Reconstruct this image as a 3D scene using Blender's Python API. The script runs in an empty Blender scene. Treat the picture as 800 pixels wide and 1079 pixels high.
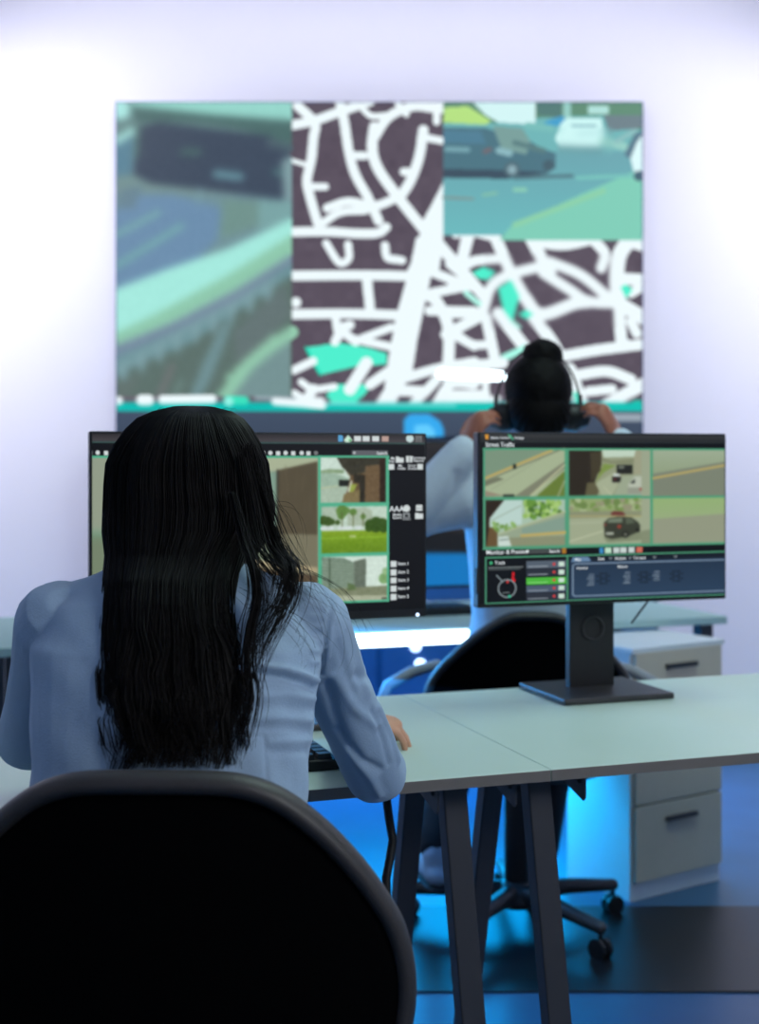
import bpy, bmesh, math, random
import numpy as np
from mathutils import Vector, Matrix, Quaternion
random.seed(7); rng = np.random.default_rng(7)
SC = bpy.context.scene; COL = SC.collection
F = 1390.0; CX = 400.0; HY = 484.0; CZ = 1.23      # focal length in px, principal column, horizon row, camera height
def W(px, py, D): return Vector(((px-CX)*D/F, D, CZ-(py-HY)*D/F))
A = math.radians(18.7); U = Vector((math.cos(A), math.sin(A), 0)); V = Vector((-math.sin(A), math.cos(A), 0)); ZZ = Vector((0,0,1))
DESK_O = Vector((.271, 2.083, 0))
def DP(u, v, z): return DESK_O + U*u + V*v + ZZ*z

# ------------------------------------------------------------------ materials
def s2l(c): return tuple(((x/255)/12.92 if x/255 <= .04045 else (((x/255)+.055)/1.055)**2.4) for x in c)
def mat(name, c, rough=.6, metal=0, spec=.5, var=.12, nscale=30, bump=0, bscale=200, emit=None, estr=0, coat=0, sheen=0):
    m = bpy.data.materials.new(name); m.use_nodes = True; nt = m.node_tree; b = nt.nodes['Principled BSDF']
    col = s2l(c)
    tc = nt.nodes.new('ShaderNodeTexCoord')
    n = nt.nodes.new('ShaderNodeTexNoise'); n.inputs['Scale'].default_value = nscale; n.inputs['Detail'].default_value = 4
    nt.links.new(tc.outputs['Object'], n.inputs['Vector'])
    mx = nt.nodes.new('ShaderNodeMix'); mx.data_type = 'RGBA'
    mx.inputs[6].default_value = (*[x*(1-var) for x in col], 1); mx.inputs[7].default_value = (*[min(1, x*(1+var)) for x in col], 1)
    nt.links.new(n.outputs['Fac'], mx.inputs[0]); nt.links.new(mx.outputs[2], b.inputs['Base Color'])
    b.inputs['Roughness'].default_value = rough; b.inputs['Metallic'].default_value = metal
    b.inputs['Specular IOR Level'].default_value = spec; b.inputs['Coat Weight'].default_value = coat; b.inputs['Sheen Weight'].default_value = sheen
    if bump:
        n2 = nt.nodes.new('ShaderNodeTexNoise'); n2.inputs['Scale'].default_value = bscale; n2.inputs['Detail'].default_value = 3
        nt.links.new(tc.outputs['Object'], n2.inputs['Vector'])
        bp = nt.nodes.new('ShaderNodeBump'); bp.inputs['Strength'].default_value = bump; bp.inputs['Distance'].default_value = .002
        nt.links.new(n2.outputs['Fac'], bp.inputs['Height']); nt.links.new(bp.outputs['Normal'], b.inputs['Normal'])
    if emit: b.inputs['Emission Color'].default_value = (*s2l(emit), 1); b.inputs['Emission Strength'].default_value = estr
    return m
def display_mat(name, strength):
    m = bpy.data.materials.new(name); m.use_nodes = True; nt = m.node_tree; b = nt.nodes['Principled BSDF']
    a = nt.nodes.new('ShaderNodeVertexColor'); a.layer_name = 'Col'
    nt.links.new(a.outputs['Color'], b.inputs['Emission Color']); b.inputs['Emission Strength'].default_value = strength
    b.inputs['Base Color'].default_value = (.004,.004,.005,1); b.inputs['Roughness'].default_value = .45; b.inputs['Specular IOR Level'].default_value = .15
    return m
M = {}
M['wall'] = mat('pale_wall_paint', (240,238,248), .8, var=.02, nscale=3, bump=.1, bscale=120)
M['ceil'] = mat('ceiling_paint', (225,225,232), .9, var=.02)
M['floor'] = mat('office_floor', (50,96,132), .35, var=.2, nscale=6, bump=.05, bscale=60)  # blue light falling on the floor is put into its base colour
M['desk'] = mat('desk_laminate', (200,218,206), .42, var=.02, nscale=9)
M['deskedge'] = mat('desk_edge', (120,114,108), .5, var=.05)
M['steel'] = mat('dark_steel', (66,66,70), .45, metal=.25, var=.1, nscale=14)
M['black'] = mat('black_plastic', (14,14,17), .5, var=.1)
M['bezel'] = mat('monitor_black', (9,12,16), .38, var=.1)
M['base'] = mat('stand_grey', (62,60,62), .42, metal=.3, var=.08)
M['rim'] = mat('chair_rim', (50,46,45), .5, var=.1, bump=.25, bscale=300)
M['panel'] = mat('chair_black_fabric', (5,5,6), .95, spec=.03, var=.3, nscale=200)
M['shirt'] = mat('blue_shirt_cotton', (158,182,206), .85, spec=.2, var=.06, nscale=240, bump=.35, bscale=500, sheen=.15)
M['shirt2'] = mat('pale_shirt_cotton', (196,208,220), .85, spec=.2, var=.05, nscale=90, bump=.2, bscale=300)
M['skin'] = mat('skin', (205,150,122), .5, var=.06, nscale=40)
M['skin2'] = mat('skin_darker', (160,98,76), .5, var=.06, nscale=40)
M['trouser'] = mat('dark_trousers', (22,24,32), .85, var=.15)
M['shoe'] = mat('pale_shoe', (165,185,205), .6, var=.1)
M['sole'] = mat('shoe_sole', (30,32,38), .7)
M['hair'] = mat('black_hair', (5,4,4), .6, spec=.15, var=.3, nscale=60)
M['strand'] = mat('hair_strands', (12,8,7), .5, spec=.16, var=.4, nscale=25)
M['hair2'] = mat('black_hair_bun', (8,6,6), .65, spec=.12, var=.4, nscale=50, bump=.3, bscale=120)
M['desk2'] = mat('second_desk_laminate', (168,196,196), .75, spec=.08, var=.02)
M['armrest'] = mat('armrest_grey', (150,156,164), .5, var=.05)
M['white'] = mat('white_cabinet', (220,228,232), .5, var=.02)
M['beige'] = mat('beige_panel', (205,198,180), .6, var=.04)
M['slate'] = mat('slate_console', (44,76,116), .5, var=.08)
M['tube'] = mat('tube_glow', (255,255,255), .4, emit=(225,250,255), estr=5)
M['glowdot'] = mat('glow_dot', (255,255,255), .4, emit=(190,215,255), estr=3)
M['cable'] = mat('cable_rubber', (10,10,11), .5)
M['key'] = mat('keycap', (34,36,40), .5, var=.1)
M['eye'] = mat('eye_white', (225,225,225), .3)
M['text'] = mat('display_text', (0,0,0), .5, emit=(225,232,235), estr=1.0)
M['display'] = display_mat('display_picture', .92)
M['wallimg'] = display_mat('led_wall_picture', 1.0)

# ------------------------------------------------------------------ object helpers
def tag(o, label=None, cat=None, group=None, kind=None):
    if label: o['label'] = label
    if cat: o['category'] = cat
    if group: o['group'] = group
    if kind: o['kind'] = kind
    return o
def empty(name, loc, rz=0):
    o = bpy.data.objects.new(name, None); COL.objects.link(o); o.location = loc; o.rotation_euler.z = rz; o.empty_display_size = .1
    return o
def link(name, me, m, parent=None, smooth=False):
    o = bpy.data.objects.new(name, me); COL.objects.link(o)
    if m is not None: me.materials.append(m)
    if smooth: me.polygons.foreach_set('use_smooth', [True]*len(me.polygons))
    if parent is not None:
        bpy.context.view_layer.update()
        o.parent = parent; o.matrix_parent_inverse = parent.matrix_world.inverted()
    return o
class MB:                        # collects world-space geometry, then links it as one mesh
    def __init__(s): s.v = []; s.f = []
    def add(s, vs, fs):
        k = len(s.v); s.v += [tuple(v) for v in vs]; s.f += [tuple(i+k for i in f) for f in fs]; return s
    def box(s, c, hx, hy, hz, ax=Vector((1,0,0)), ay=Vector((0,1,0)), az=ZZ, taper=1):
        c = Vector(c); vs = []
        for k, z in enumerate((-1,1)):
            q = 1 if k == 0 else taper
            for x, y in ((-1,-1),(1,-1),(1,1),(-1,1)): vs.append(c+ax*x*hx*q+ay*y*hy*q+az*z*hz)
        return s.add(vs, [(3,2,1,0),(4,5,6,7),(0,1,5,4),(1,2,6,5),(2,3,7,6),(3,0,4,7)])
    def dbox(s, u0, u1, v0, v1, z0, z1):   # box in the desk frame
        return s.box(DP((u0+u1)/2, (v0+v1)/2, (z0+z1)/2), abs(u1-u0)/2, abs(v1-v0)/2, abs(z1-z0)/2, U, V)
    def beam(s, a, b, hw, hd, side=None):  # straight bar of rectangular section
        a = Vector(a); b = Vector(b); d = (b-a).normalized(); sd = (side or U); sd = (sd-d*sd.dot(d)).normalized(); n = d.cross(sd)
        return s.box((a+b)/2, hw, hd, (b-a).length/2, sd, n, d)
    def tube(s, pts, rs, n=12, flat=1.0, up=None, cap=True):
        pts = [Vector(p) for p in pts]; rs = list(rs) if hasattr(rs, '__len__') else [rs]*len(pts)
        P = []; R = []
        if cap:                            # rounded ends
            d0 = (pts[0]-pts[1]).normalized(); d1 = (pts[-1]-pts[-2]).normalized()
            P += [pts[0]+d0*rs[0]*.92, pts[0]+d0*rs[0]*.6]; R += [rs[0]*.35, rs[0]*.8]
            P += pts; R += rs
            P += [pts[-1]+d1*rs[-1]*.6, pts[-1]+d1*rs[-1]*.92]; R += [rs[-1]*.8, rs[-1]*.35]
        else: P, R = pts, rs
        t0 = (P[1]-P[0]).normalized(); nrm = up if up is not None else (ZZ if abs(t0.z) < .9 else Vector((1,0,0)))
        vs = []; nrm = (nrm-t0*nrm.dot(t0)).normalized()
        for i, p in enumerate(P):
            t = (P[min(i+1,len(P)-1)]-P[max(i-1,0)]).normalized()
            nrm = (nrm-t*nrm.dot(t)).normalized(); b = t.cross(nrm)
            for k in range(n):
                a = 2*math.pi*k/n; vs.append(p+b*math.cos(a)*R[i]+nrm*math.sin(a)*R[i]*flat)
        fs = []
        for i in range(len(P)-1):
            for k in range(n): fs.append((i*n+k, i*n+(k+1)%n, (i+1)*n+(k+1)%n, (i+1)*n+k))
        fs.append(tuple(range(n-1,-1,-1))); fs.append(tuple((len(P)-1)*n+k for k in range(n)))
        return s.add(vs, fs)
    def rings(s, rg, n=28, exp=2.0):       # (cx, cy, z, rx, ry) stacked ellipses
        vs = []
        for cx, cy, z, rx, ry in rg:
            for k in range(n):
                a = 2*math.pi*k/n; c, d = math.cos(a), math.sin(a)
                vs.append((cx+rx*math.copysign(abs(c)**(2/exp), c), cy+ry*math.copysign(abs(d)**(2/exp), d), z))
        fs = []
        for i in range(len(rg)-1):
            for k in range(n): fs.append((i*n+k, i*n+(k+1)%n, (i+1)*n+(k+1)%n, (i+1)*n+k))
        fs.append(tuple(range(n-1,-1,-1))); fs.append(tuple((len(rg)-1)*n+k for k in range(n)))
        return s.add(vs, fs)
    def ball(s, c, rx, ry=None, rz=None, n=16, rot=None):
        ry = ry or rx; rz = rz or rx; c = Vector(c); vs = []; h = n//2
        for i in range(h+1):
            t = math.pi*i/h
            for k in range(n):
                a = 2*math.pi*k/n; v = Vector((math.sin(t)*math.cos(a)*rx, math.sin(t)*math.sin(a)*ry, math.cos(t)*rz))
                if rot: v = rot @ v
                vs.append(c+v)
        fs = [(i*n+k, (i+1)*n+k, (i+1)*n+(k+1)%n, i*n+(k+1)%n) for i in range(h) for k in range(n)]
        return s.add(vs, fs)
    def prism(s, pts, d):                  # polygon pts extruded by vector d
        pts = [Vector(p) for p in pts]; n = len(pts); d = Vector(d)
        return s.add(pts+[p+d for p in pts], [tuple(range(n)), tuple(range(2*n-1, n-1, -1))]+[((k+1)%n, k, n+k, n+(k+1)%n) for k in range(n)])
    def mesh(s, name):
        me = bpy.data.meshes.new(name); me.from_pydata(s.v, [], s.f); me.update()
        bm = bmesh.new(); bm.from_mesh(me); bmesh.ops.remove_doubles(bm, verts=bm.verts, dist=1e-6)
        bmesh.ops.recalc_face_normals(bm, faces=bm.faces); bm.to_mesh(me); bm.free(); return me
    def build(s, name, m, parent=None, smooth=False, bevel=0, seg=2):
        o = link(name, s.mesh(name), m, parent, smooth)
        if bevel:
            b = o.modifiers.new('bevel', 'BEVEL'); b.width = bevel; b.segments = seg; b.limit_method = 'ANGLE'; b.angle_limit = math.radians(40)
        return o
    def remesh(s, voxel, smooth_iter=4, factor=.5):   # union of the overlapping closed shapes as one continuous surface
        me = bpy.data.meshes.new('tmp'); me.from_pydata(s.v, [], s.f); me.update()
        bm = bmesh.new(); bm.from_mesh(me); bmesh.ops.remove_doubles(bm, verts=bm.verts, dist=1e-7)
        bmesh.ops.recalc_face_normals(bm, faces=bm.faces); bm.to_mesh(me); bm.free()
        o = bpy.data.objects.new('tmp', me); COL.objects.link(o)
        r = o.modifiers.new('r', 'REMESH'); r.mode = 'VOXEL'; r.voxel_size = voxel
        q = o.modifiers.new('s', 'SMOOTH'); q.factor = factor; q.iterations = smooth_iter
        dg = bpy.context.evaluated_depsgraph_get(); dg.update()
        out = bpy.data.meshes.new_from_object(o.evaluated_get(dg)); bpy.data.objects.remove(o)
        return out
def displace(me, fn):
    n = len(me.vertices); co = np.empty(n*3, np.float32); no = np.empty(n*3, np.float32)
    me.vertices.foreach_get('co', co); me.vertices.foreach_get('normal', no); co = co.reshape(-1,3); no = no.reshape(-1,3)
    co = co + no*fn(co, no)[:,None]; me.vertices.foreach_set('co', co.astype(np.float32).ravel()); me.update()

# ------------------------------------------------------------------ display painting (numpy raster -> vertex colours on a real display mesh)
class Canvas:
    def __init__(s, x0, y0, x1, y1, k, bg):
        s.x0, s.y0, s.k = x0, y0, k; s.h = int((y1-y0)*k); s.w = int((x1-x0)*k)
        s.a = np.empty((s.h, s.w, 3), np.float32); s.a[:] = bg; s.fr = (0,0,1)
    def frame(s, ox, oy, sc): s.fr = (ox, oy, sc); return s
    def T(s, pts): ox, oy, sc = s.fr; return [((x/sc+ox-s.x0)*s.k, (y/sc+oy-s.y0)*s.k) for x, y in pts]
    def _win(s, pts, pad):
        xs = [p[0] for p in pts]; ys = [p[1] for p in pts]
        a, b = max(0, int(min(xs)-pad)), min(s.w, int(max(xs)+pad)+2); c, d = max(0, int(min(ys)-pad)), min(s.h, int(max(ys)+pad)+2)
        if b <= a or d <= c: return None
        yy, xx = np.mgrid[c:d, a:b]; return a, b, c, d, xx+.5, yy+.5
    def _mix(s, w, m, col, al):
        a, b, c, d = w[:4]; m = (m*al)[..., None]; s.a[c:d, a:b] = s.a[c:d, a:b]*(1-m)+np.array(col, np.float32)*m
    def poly(s, pts, col, al=1, soft=.5):
        p = s.T(pts); w = s._win(p, 2)
        if w is None: return s
        xx, yy = w[4], w[5]; ins = np.zeros(xx.shape, bool); n = len(p)
        for i in range(n):
            x1, y1 = p[i]; x2, y2 = p[(i+1)%n]
            if y1 == y2: continue
            ins ^= ((y1 > yy) != (y2 > yy)) & (xx < (x2-x1)*(yy-y1)/(y2-y1)+x1)
        s._mix(w, ins.astype(np.float32), col, al); return s
    def line(s, pts, wd, col, al=1):
        r = wd/s.fr[2]*s.k/2; p = s.T(pts); w = s._win(p, r+2)
        if w is None: return s
        xx, yy = w[4], w[5]; dd = np.full(xx.shape, 1e9)
        for i in range(max(1, len(p)-1)):
            x1, y1 = p[i]; x2, y2 = p[min(i+1, len(p)-1)]; L = (x2-x1)**2+(y2-y1)**2+1e-9
            t = np.clip(((xx-x1)*(x2-x1)+(yy-y1)*(y2-y1))/L, 0, 1); dd = np.minimum(dd, np.hypot(xx-x1-t*(x2-x1), yy-y1-t*(y2-y1)))
        s._mix(w, np.clip(r+.5-dd, 0, 1), col, al); return s
    def dot(s, x, y, r, col, al=1): return s.line([(x,y),(x+.01,y)], 2*r, col, al)
    def rect(s, x0, y0, x1, y1, col, al=1): return s.poly([(x0,y0),(x1,y0),(x1,y1),(x0,y1)], col, al)
    def grad(s, x0, y0, x1, y1, c0, c1):
        (a, c), (b, d) = s.T([(x0,y0),(x1,y1)]); a, b, c, d = max(0,int(round(a))), min(s.w,int(round(b))), max(0,int(round(c))), min(s.h,int(round(d)))
        if b <= a or d <= c: return s
        t = np.linspace(0, 1, d-c)[:,None,None]; s.a[c:d, a:b] = np.array(c0)*(1-t)+np.array(c1)*t; return s
    def noise(s, x0, y0, x1, y1, amp, cell):
        (a, c), (b, d) = s.T([(x0,y0),(x1,y1)]); a, b, c, d = max(0,int(a)), min(s.w,int(b)), max(0,int(c)), min(s.h,int(d))
        if b <= a or d <= c: return s
        cell = max(1, int(cell*s.k)); r = rng.normal(0, 1, ((d-c)//cell+3, (b-a)//cell+3)); r = np.kron(r, np.ones((cell, cell)))[:d-c, :b-a]
        s.a[c:d, a:b] += (r*amp)[..., None]; return s
    def blur(s, x0, y0, x1, y1, sg):
        (a, c), (b, d) = s.T([(x0,y0),(x1,y1)]); a, b, c, d = max(0,int(round(a))), min(s.w,int(round(b))), max(0,int(round(c))), min(s.h,int(round(d)))
        if b <= a or d <= c: return s
        q = s.a[c:d, a:b]; sg *= s.k; R = int(3*sg)+1; ker = np.exp(-.5*(np.arange(-R, R+1)/sg)**2); ker /= ker.sum()
        for ax in (0, 1):
            pad = [(0,0)]*3; pad[ax] = (R, R); z = np.pad(q, pad, mode='edge'); o = np.zeros_like(q)
            for i, k in enumerate(ker): o += k*(z[i:i+q.shape[0]] if ax == 0 else z[:, i:i+q.shape[1]])
            q = o
        s.a[c:d, a:b] = q; return s
    def sample(s, X, Y):
        x = np.clip((X-s.x0)*s.k-.5, 0, s.w-1.001); y = np.clip((Y-s.y0)*s.k-.5, 0, s.h-1.001); xi = x.astype(int); yi = y.astype(int); fx = (x-xi)[:,None]; fy = (y-yi)[:,None]
        a = s.a; c = a[yi,xi]*(1-fx)*(1-fy)+a[yi,xi+1]*fx*(1-fy)+a[yi+1,xi]*(1-fx)*fy+a[yi+1,xi+1]*fx*fy
        c = np.clip(c, 0, 255)/255; return np.where(c <= .04045, c/12.92, ((c+.055)/1.055)**2.4)
def display(name, org, ux, w, h, nx, ny, canvas, m, parent, dref=None):
    """flat display of nx x ny cells whose picture is stored as vertex colours; org = top-left corner"""
    i, j = np.meshgrid(np.linspace(0, w, nx), np.linspace(0, h, ny)); i = i.ravel(); j = j.ravel()
    o = np.array(org)[None] + np.array(ux)[None]*i[:,None] - np.array((0,0,1.))[None]*j[:,None]
    X = CX+F*o[:,0]/o[:,1]; Y = HY+F*(CZ-o[:,2])/(o[:,1] if dref is None else dref)
    col = canvas.sample(X, Y)
    k = np.arange(nx*ny).reshape(ny, nx); q = np.stack([k[:-1,:-1], k[1:,:-1], k[1:,1:], k[:-1,1:]], -1).reshape(-1, 4)
    me = bpy.data.meshes.new(name); me.vertices.add(len(o)); me.vertices.foreach_set('co', o.astype(np.float32).ravel())
    me.loops.add(q.size); me.loops.foreach_set('vertex_index', q.ravel().astype(np.int32)); me.polygons.add(len(q)); me.polygons.foreach_set('loop_start', np.arange(0, q.size, 4, dtype=np.int32))
    me.update(calc_edges=True); me.validate()
    ca = me.color_attributes.new('Col', 'FLOAT_COLOR', 'POINT'); ca.data.foreach_set('color', np.concatenate([col, np.ones((len(col),1))], 1).astype(np.float32).ravel())
    return link(name, me, m, parent)
def text_mesh(entries, name, m, parent, org, ux, nrm, dref):
    """entries: (string, x, y baseline px, height px); laid on the plane through org spanned by ux and z"""
    org = Vector(org); ux = Vector(ux); out = []
    for st, x, y, hpx in entries:
        d = Vector(((x-CX)/F, 1, 0)); cam = Vector((0,0,CZ)); t = (org-cam).dot(nrm)/d.dot(nrm); p = cam+d*t; p.z = CZ-(y-HY)*dref/F
        cu = bpy.data.curves.new('t', 'FONT'); cu.body = st; cu.size = hpx*p.y/F*1.38; cu.resolution_u = 2; cu.offset = cu.size*.012
        o = bpy.data.objects.new('t', cu); COL.objects.link(o); dg = bpy.context.evaluated_depsgraph_get(); src = bpy.data.meshes.new_from_object(o.evaluated_get(dg))
        bpy.data.objects.remove(o)
        me = bpy.data.meshes.new(name); me.from_pydata([tuple(p+ux*v.co.x+ZZ*v.co.y) for v in src.vertices], [], [tuple(f.vertices) for f in src.polygons]); out.append(link(name, me, m, parent))
    return out

# ------------------------------------------------------------------ picture on the LED wall
def paint_wall():
    c = Canvas(123, 108, 677, 462, 1.5, (90,80,93)); WH = (240,252,255); GR = (78,240,206)
    c.noise(123,108,677,462,2.2,9)
    def L(w, *p):
        p = [np.array(q, float) for q in p]
        if len(p) > 2:                       # rounded bends
            e = [2*p[0]-p[1]]+p+[2*p[-1]-p[-2]]; o = []
            for i in range(1, len(e)-2):
                for k in range(5):
                    t = k/5; a, b, d, g = e[i-1:i+3]; o.append(.5*((2*b)+(d-a)*t+(2*a-5*b+4*d-g)*t*t+(3*b-a-3*d+g)*t**3))
            p = o+[p[-1]]
        c.line([tuple(q) for q in p], w, WH)
    c.frame(300,100,4.444)
    L(45,(20,145),(140,120),(240,85),(400,30)); L(45,(60,50),(140,130),(135,200),(125,300),(105,400),(120,480),(155,600))
    L(22,(25,305),(110,330)); L(35,(105,430),(190,430)); L(45,(260,40),(280,130),(300,260),(330,370),(390,480),(440,590))
    L(38,(310,285),(375,285)); L(30,(370,70),(410,100),(480,95)); L(50,(420,150),(410,250),(440,350),(540,490),(660,640))
    L(45,(420,200),(480,110),(560,65),(640,50),(730,55)); L(30,(530,40),(570,90)); L(60,(600,40),(730,58)); L(35,(712,50),(712,125))
    L(48,(650,165),(630,290),(590,400),(540,480)); L(35,(660,200),(740,215)); L(38,(558,360),(600,360))
    L(42,(200,530),(300,500),(420,520),(530,480)); L(38,(180,600),(260,550),(380,540)); L(44,(30,642),(200,640),(360,650),(440,645),(475,620))
    L(36,(195,695),(255,785),(300,765),(297,700)); L(38,(470,705),(480,760),(520,770),(550,775))
    c.poly([(742,410),(742,700),(720,850),(560,850),(620,730),(640,600),(690,510)], WH)
    c.frame(300,250,4)
    c.poly([(90,465),(230,445),(350,465),(430,490),(430,535),(300,545),(150,580),(125,545)], GR); c.line([(90,465),(130,545),(150,578)],10,(0,215,180))
    c.poly([(175,665),(220,620),(370,620),(340,660),(280,720),(200,700)], GR)
    L(42,(20,163),(300,160),(560,165)); L(42,(345,160),(362,320)); L(42,(20,325),(250,322),(470,328)); c.dot(48,275,22,WH)
    L(36,(215,340),(228,420)); L(40,(225,385),(275,370)); L(38,(212,440),(240,400),(300,440)); L(34,(330,425),(450,380)); L(35,(300,430),(450,462))
    L(36,(40,560),(120,522)); L(52,(345,530),(275,640)); L(30,(70,610),(120,640),(210,630)); L(44,(120,640),(90,690)); L(44,(40,665),(90,692),(150,695)); L(42,(20,695),(140,700))
    L(44,(360,620),(440,565)); c.poly([(555,0),(658,0),(640,60),(560,430),(540,560),(500,640),(460,715),(370,715),(420,640),(440,500),(470,330),(530,120)], WH)
    L(42,(520,590),(640,555),(800,525)); L(42,(545,700),(640,600),(655,560)); L(46,(480,645),(580,650)); L(42,(640,700),(700,620),(800,620)); L(40,(690,695),(800,690)); L(50,(690,560),(690,380),(640,270),(595,240))
    L(36,(700,395),(800,340)); L(36,(710,410),(800,460)); L(40,(610,310),(800,312)); L(40,(620,235),(800,200)); L(40,(630,150),(770,205)); L(50,(650,30),(790,190)); L(50,(770,0),(750,90))
    c.frame(480,240,4)
    L(30,(0,30),(60,20),(150,40)); L(48,(60,20),(30,130)); L(50,(160,20),(230,180),(290,290)); L(42,(30,170),(80,140),(180,130)); L(48,(-20,150),(60,220),(130,300)); L(36,(-20,250),(80,250))
    L(46,(120,340),(150,250),(220,200),(350,165)); L(52,(310,30),(370,140),(400,190)); L(45,(340,62),(460,72),(570,50)); L(30,(440,30),(560,40)); L(45,(590,60),(630,110),(615,170))
    L(46,(400,145),(530,200),(640,290)); L(46,(370,190),(480,260),(560,310),(680,318)); L(54,(290,290),(360,365),(500,320),(560,312)); L(64,(730,55),(690,120),(680,220),(690,320)); L(45,(730,60),(800,80))
    L(52,(690,215),(800,220)); L(60,(700,325),(760,360),(800,385)); L(50,(690,330),(700,480),(715,490)); L(42,(740,395),(765,445)); L(42,(740,275),(800,240)); L(46,(460,540),(600,515),(800,490))
    L(42,(-40,360),(120,360)); L(46,(-40,450),(110,370)); L(36,(-20,430),(70,490),(150,490)); L(46,(130,380),(170,570)); L(52,(180,360),(290,500)); L(52,(330,380),(400,470),(440,540))
    c.poly([(70,190),(120,165),(170,185),(140,220),(100,215)], GR); c.poly([(180,255),(235,220),(270,290),(240,400),(200,340)], GR); c.poly([(262,365),(300,345),(328,365),(300,385)], GR)
    c.poly([(695,250),(720,238),(748,262),(720,298)], GR); c.line([(45,275),(100,320)],22,(180,250,235)); c.line([(205,548),(300,505)],30,(170,250,232)); c.line([(235,390),(270,420)],14,(170,250,232))
    L(46,(-40,590),(200,570)); L(46,(520,620),(640,605),(740,640)); L(40,(560,690),(660,680)); L(54,(640,745),(720,700),(800,655)); L(60,(480,600),(530,740)); L(34,(-40,700),(130,700)); L(30,(20,655),(140,640)); L(26,(-40,650),(20,650)); L(30,(130,600),(125,730)); L(26,(-30,735),(180,720))
    c.poly([(690,760),(760,725),(800,730),(800,760)], (30,200,170)); c.line([(505,700),(520,735)],20,(60,220,190))
    c.blur(123,108,677,425,1.5)
    # left camera picture
    c.frame(0,0,1); c.rect(123,108,305.5,417.5,(112,144,152))
    c.frame(120,105,4.21); c.grad(0,0,780,420,(96,130,130),(118,146,146)); c.poly([(0,0),(790,0),(790,200),(560,130),(380,100),(110,100),(60,30)],(76,108,106)); c.poly([(80,5),(790,10),(790,92),(450,68),(80,28)],(150,214,203)); c.dot(30,45,45,(170,230,225)); c.line([(0,190),(80,140)],34,(160,215,210)); c.poly([(0,210),(90,160),(80,330),(0,340)],(88,130,150))
    c.poly([(115,120),(200,100),(400,125),(690,160),(785,215),(752,445),(500,412),(160,372),(85,330)],(62,75,93)); c.line([(110,120),(100,250)],20,(80,110,108)); c.line([(310,232),(375,232)],34,(72,100,102)); c.line([(455,330),(560,342)],34,(104,148,160)); c.line([(715,320),(760,326)],26,(78,115,120)); c.line([(690,190),(780,215)],34,(80,100,110)); c.poly([(745,270),(790,250),(790,450),(755,440)],(130,160,165))
    c.poly([(0,500),(100,420),(260,420),(480,480),(460,620),(360,720),(0,960)],(107,141,172)); c.poly([(480,440),(640,450),(640,560),(470,620)],(112,146,140)); c.poly([(640,445),(790,450),(790,540),(640,580)],(122,164,165)); c.poly([(30,400),(130,380),(90,480),(20,480)],(104,132,146))
    c.line([(0,605),(200,500)],22,(122,172,172)); c.line([(0,745),(300,560)],26,(118,170,172)); c.line([(370,455),(385,400)],18,(120,155,165))
    c.frame(0,0,1); c.poly([(120,305),(180,282),(240,262),(308,230),(308,300),(120,420)],(165,234,222)); c.poly([(120,352),(160,333),(240,290),(308,247),(308,420),(120,420)],(142,200,172)); c.poly([(120,365),(180,341),(250,305),(308,268),(308,420),(120,420)],(118,136,160))
    c.poly([(120,376),(180,350),(250,314),(308,276),(308,420),(120,420)],(108,146,152)); c.poly([(120,398),(150,382),(200,362),(250,328),(308,290),(308,420),(120,420)],(92,112,106))
    for k in range(9):
        x = 128+k*19; y = 392-k*10.5; c.poly([(x-8,y-6),(x+12,y-17),(x+3,y+14)],(124,158,164))
    c.poly([(200,418),(215,380),(232,345),(248,330),(236,365),(222,400),(212,418)],(112,144,148)); c.poly([(120,404),(150,395),(135,418),(120,418)],(98,114,110)); c.line([(168,418),(182,385)],4,(124,118,122)); c.line([(184,418),(192,400)],3,(120,150,145)); c.poly([(246,350),(300,300),(306,330),(250,400)],(100,116,116))
    c.poly([(226,418),(306,345),(306,418)],(117,146,147))
    c.line([(236,418),(262,384),(284,366),(308,350)],13,(146,200,172))
    for k in range(6): c.dot(243+k*9,398-k*8,5,(146,200,172))
    c.blur(123,108,305.5,417.5,3.6); c.noise(123,108,305,417,1.5,2)
    # car camera picture
    c.rect(467,108,677,247,(112,182,184)); c.frame(460,105,3.636)
    c.grad(25,200,790,520,(108,166,176),(108,186,190)); c.poly([(280,490),(560,360),(790,260),(790,540),(240,540)],(128,206,184)); c.line([(300,480),(640,350)],22,(140,208,170)); c.line([(540,300),(790,290)],14,(120,196,188))
    c.poly([(25,12),(790,12),(790,120),(640,60),(400,70),(200,90),(25,90)],(96,142,118)); c.poly([(30,30),(120,25),(210,80),(190,96),(25,88)],(182,226,130)); c.poly([(130,0),(380,10),(380,95),(240,88),(190,60)],(212,246,246)); c.poly([(380,15),(480,10),(480,70),(390,60)],(84,124,120)); c.rect(486,12,514,90,(150,204,196)); c.rect(580,22,660,55,(178,226,220)); c.poly([(640,60),(790,60),(790,110),(660,120)],(110,130,138)); c.line([(430,95),(480,78)],30,(70,160,205)); c.line([(350,100),(440,110)],26,(120,190,186))
    c.poly([(455,150),(478,90),(500,70),(632,72),(645,140),(628,182),(470,178)],(206,248,246)); c.line([(520,100),(610,100)],8,(130,180,190)); c.line([(540,130),(625,125)],6,(150,200,205)); c.line([(470,184),(630,190)],12,(84,124,132)); c.line([(640,160),(720,180)],30,(150,205,196)); c.line([(690,160),(760,120)],18,(140,190,190)); c.poly([(720,210),(760,130),(790,120),(790,170),(745,230)],(90,122,140))
    c.poly([(743,225),(770,160),(790,135),(790,290),(760,290)],(222,250,252)); c.dot(776,292,20,(70,100,116))
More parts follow.
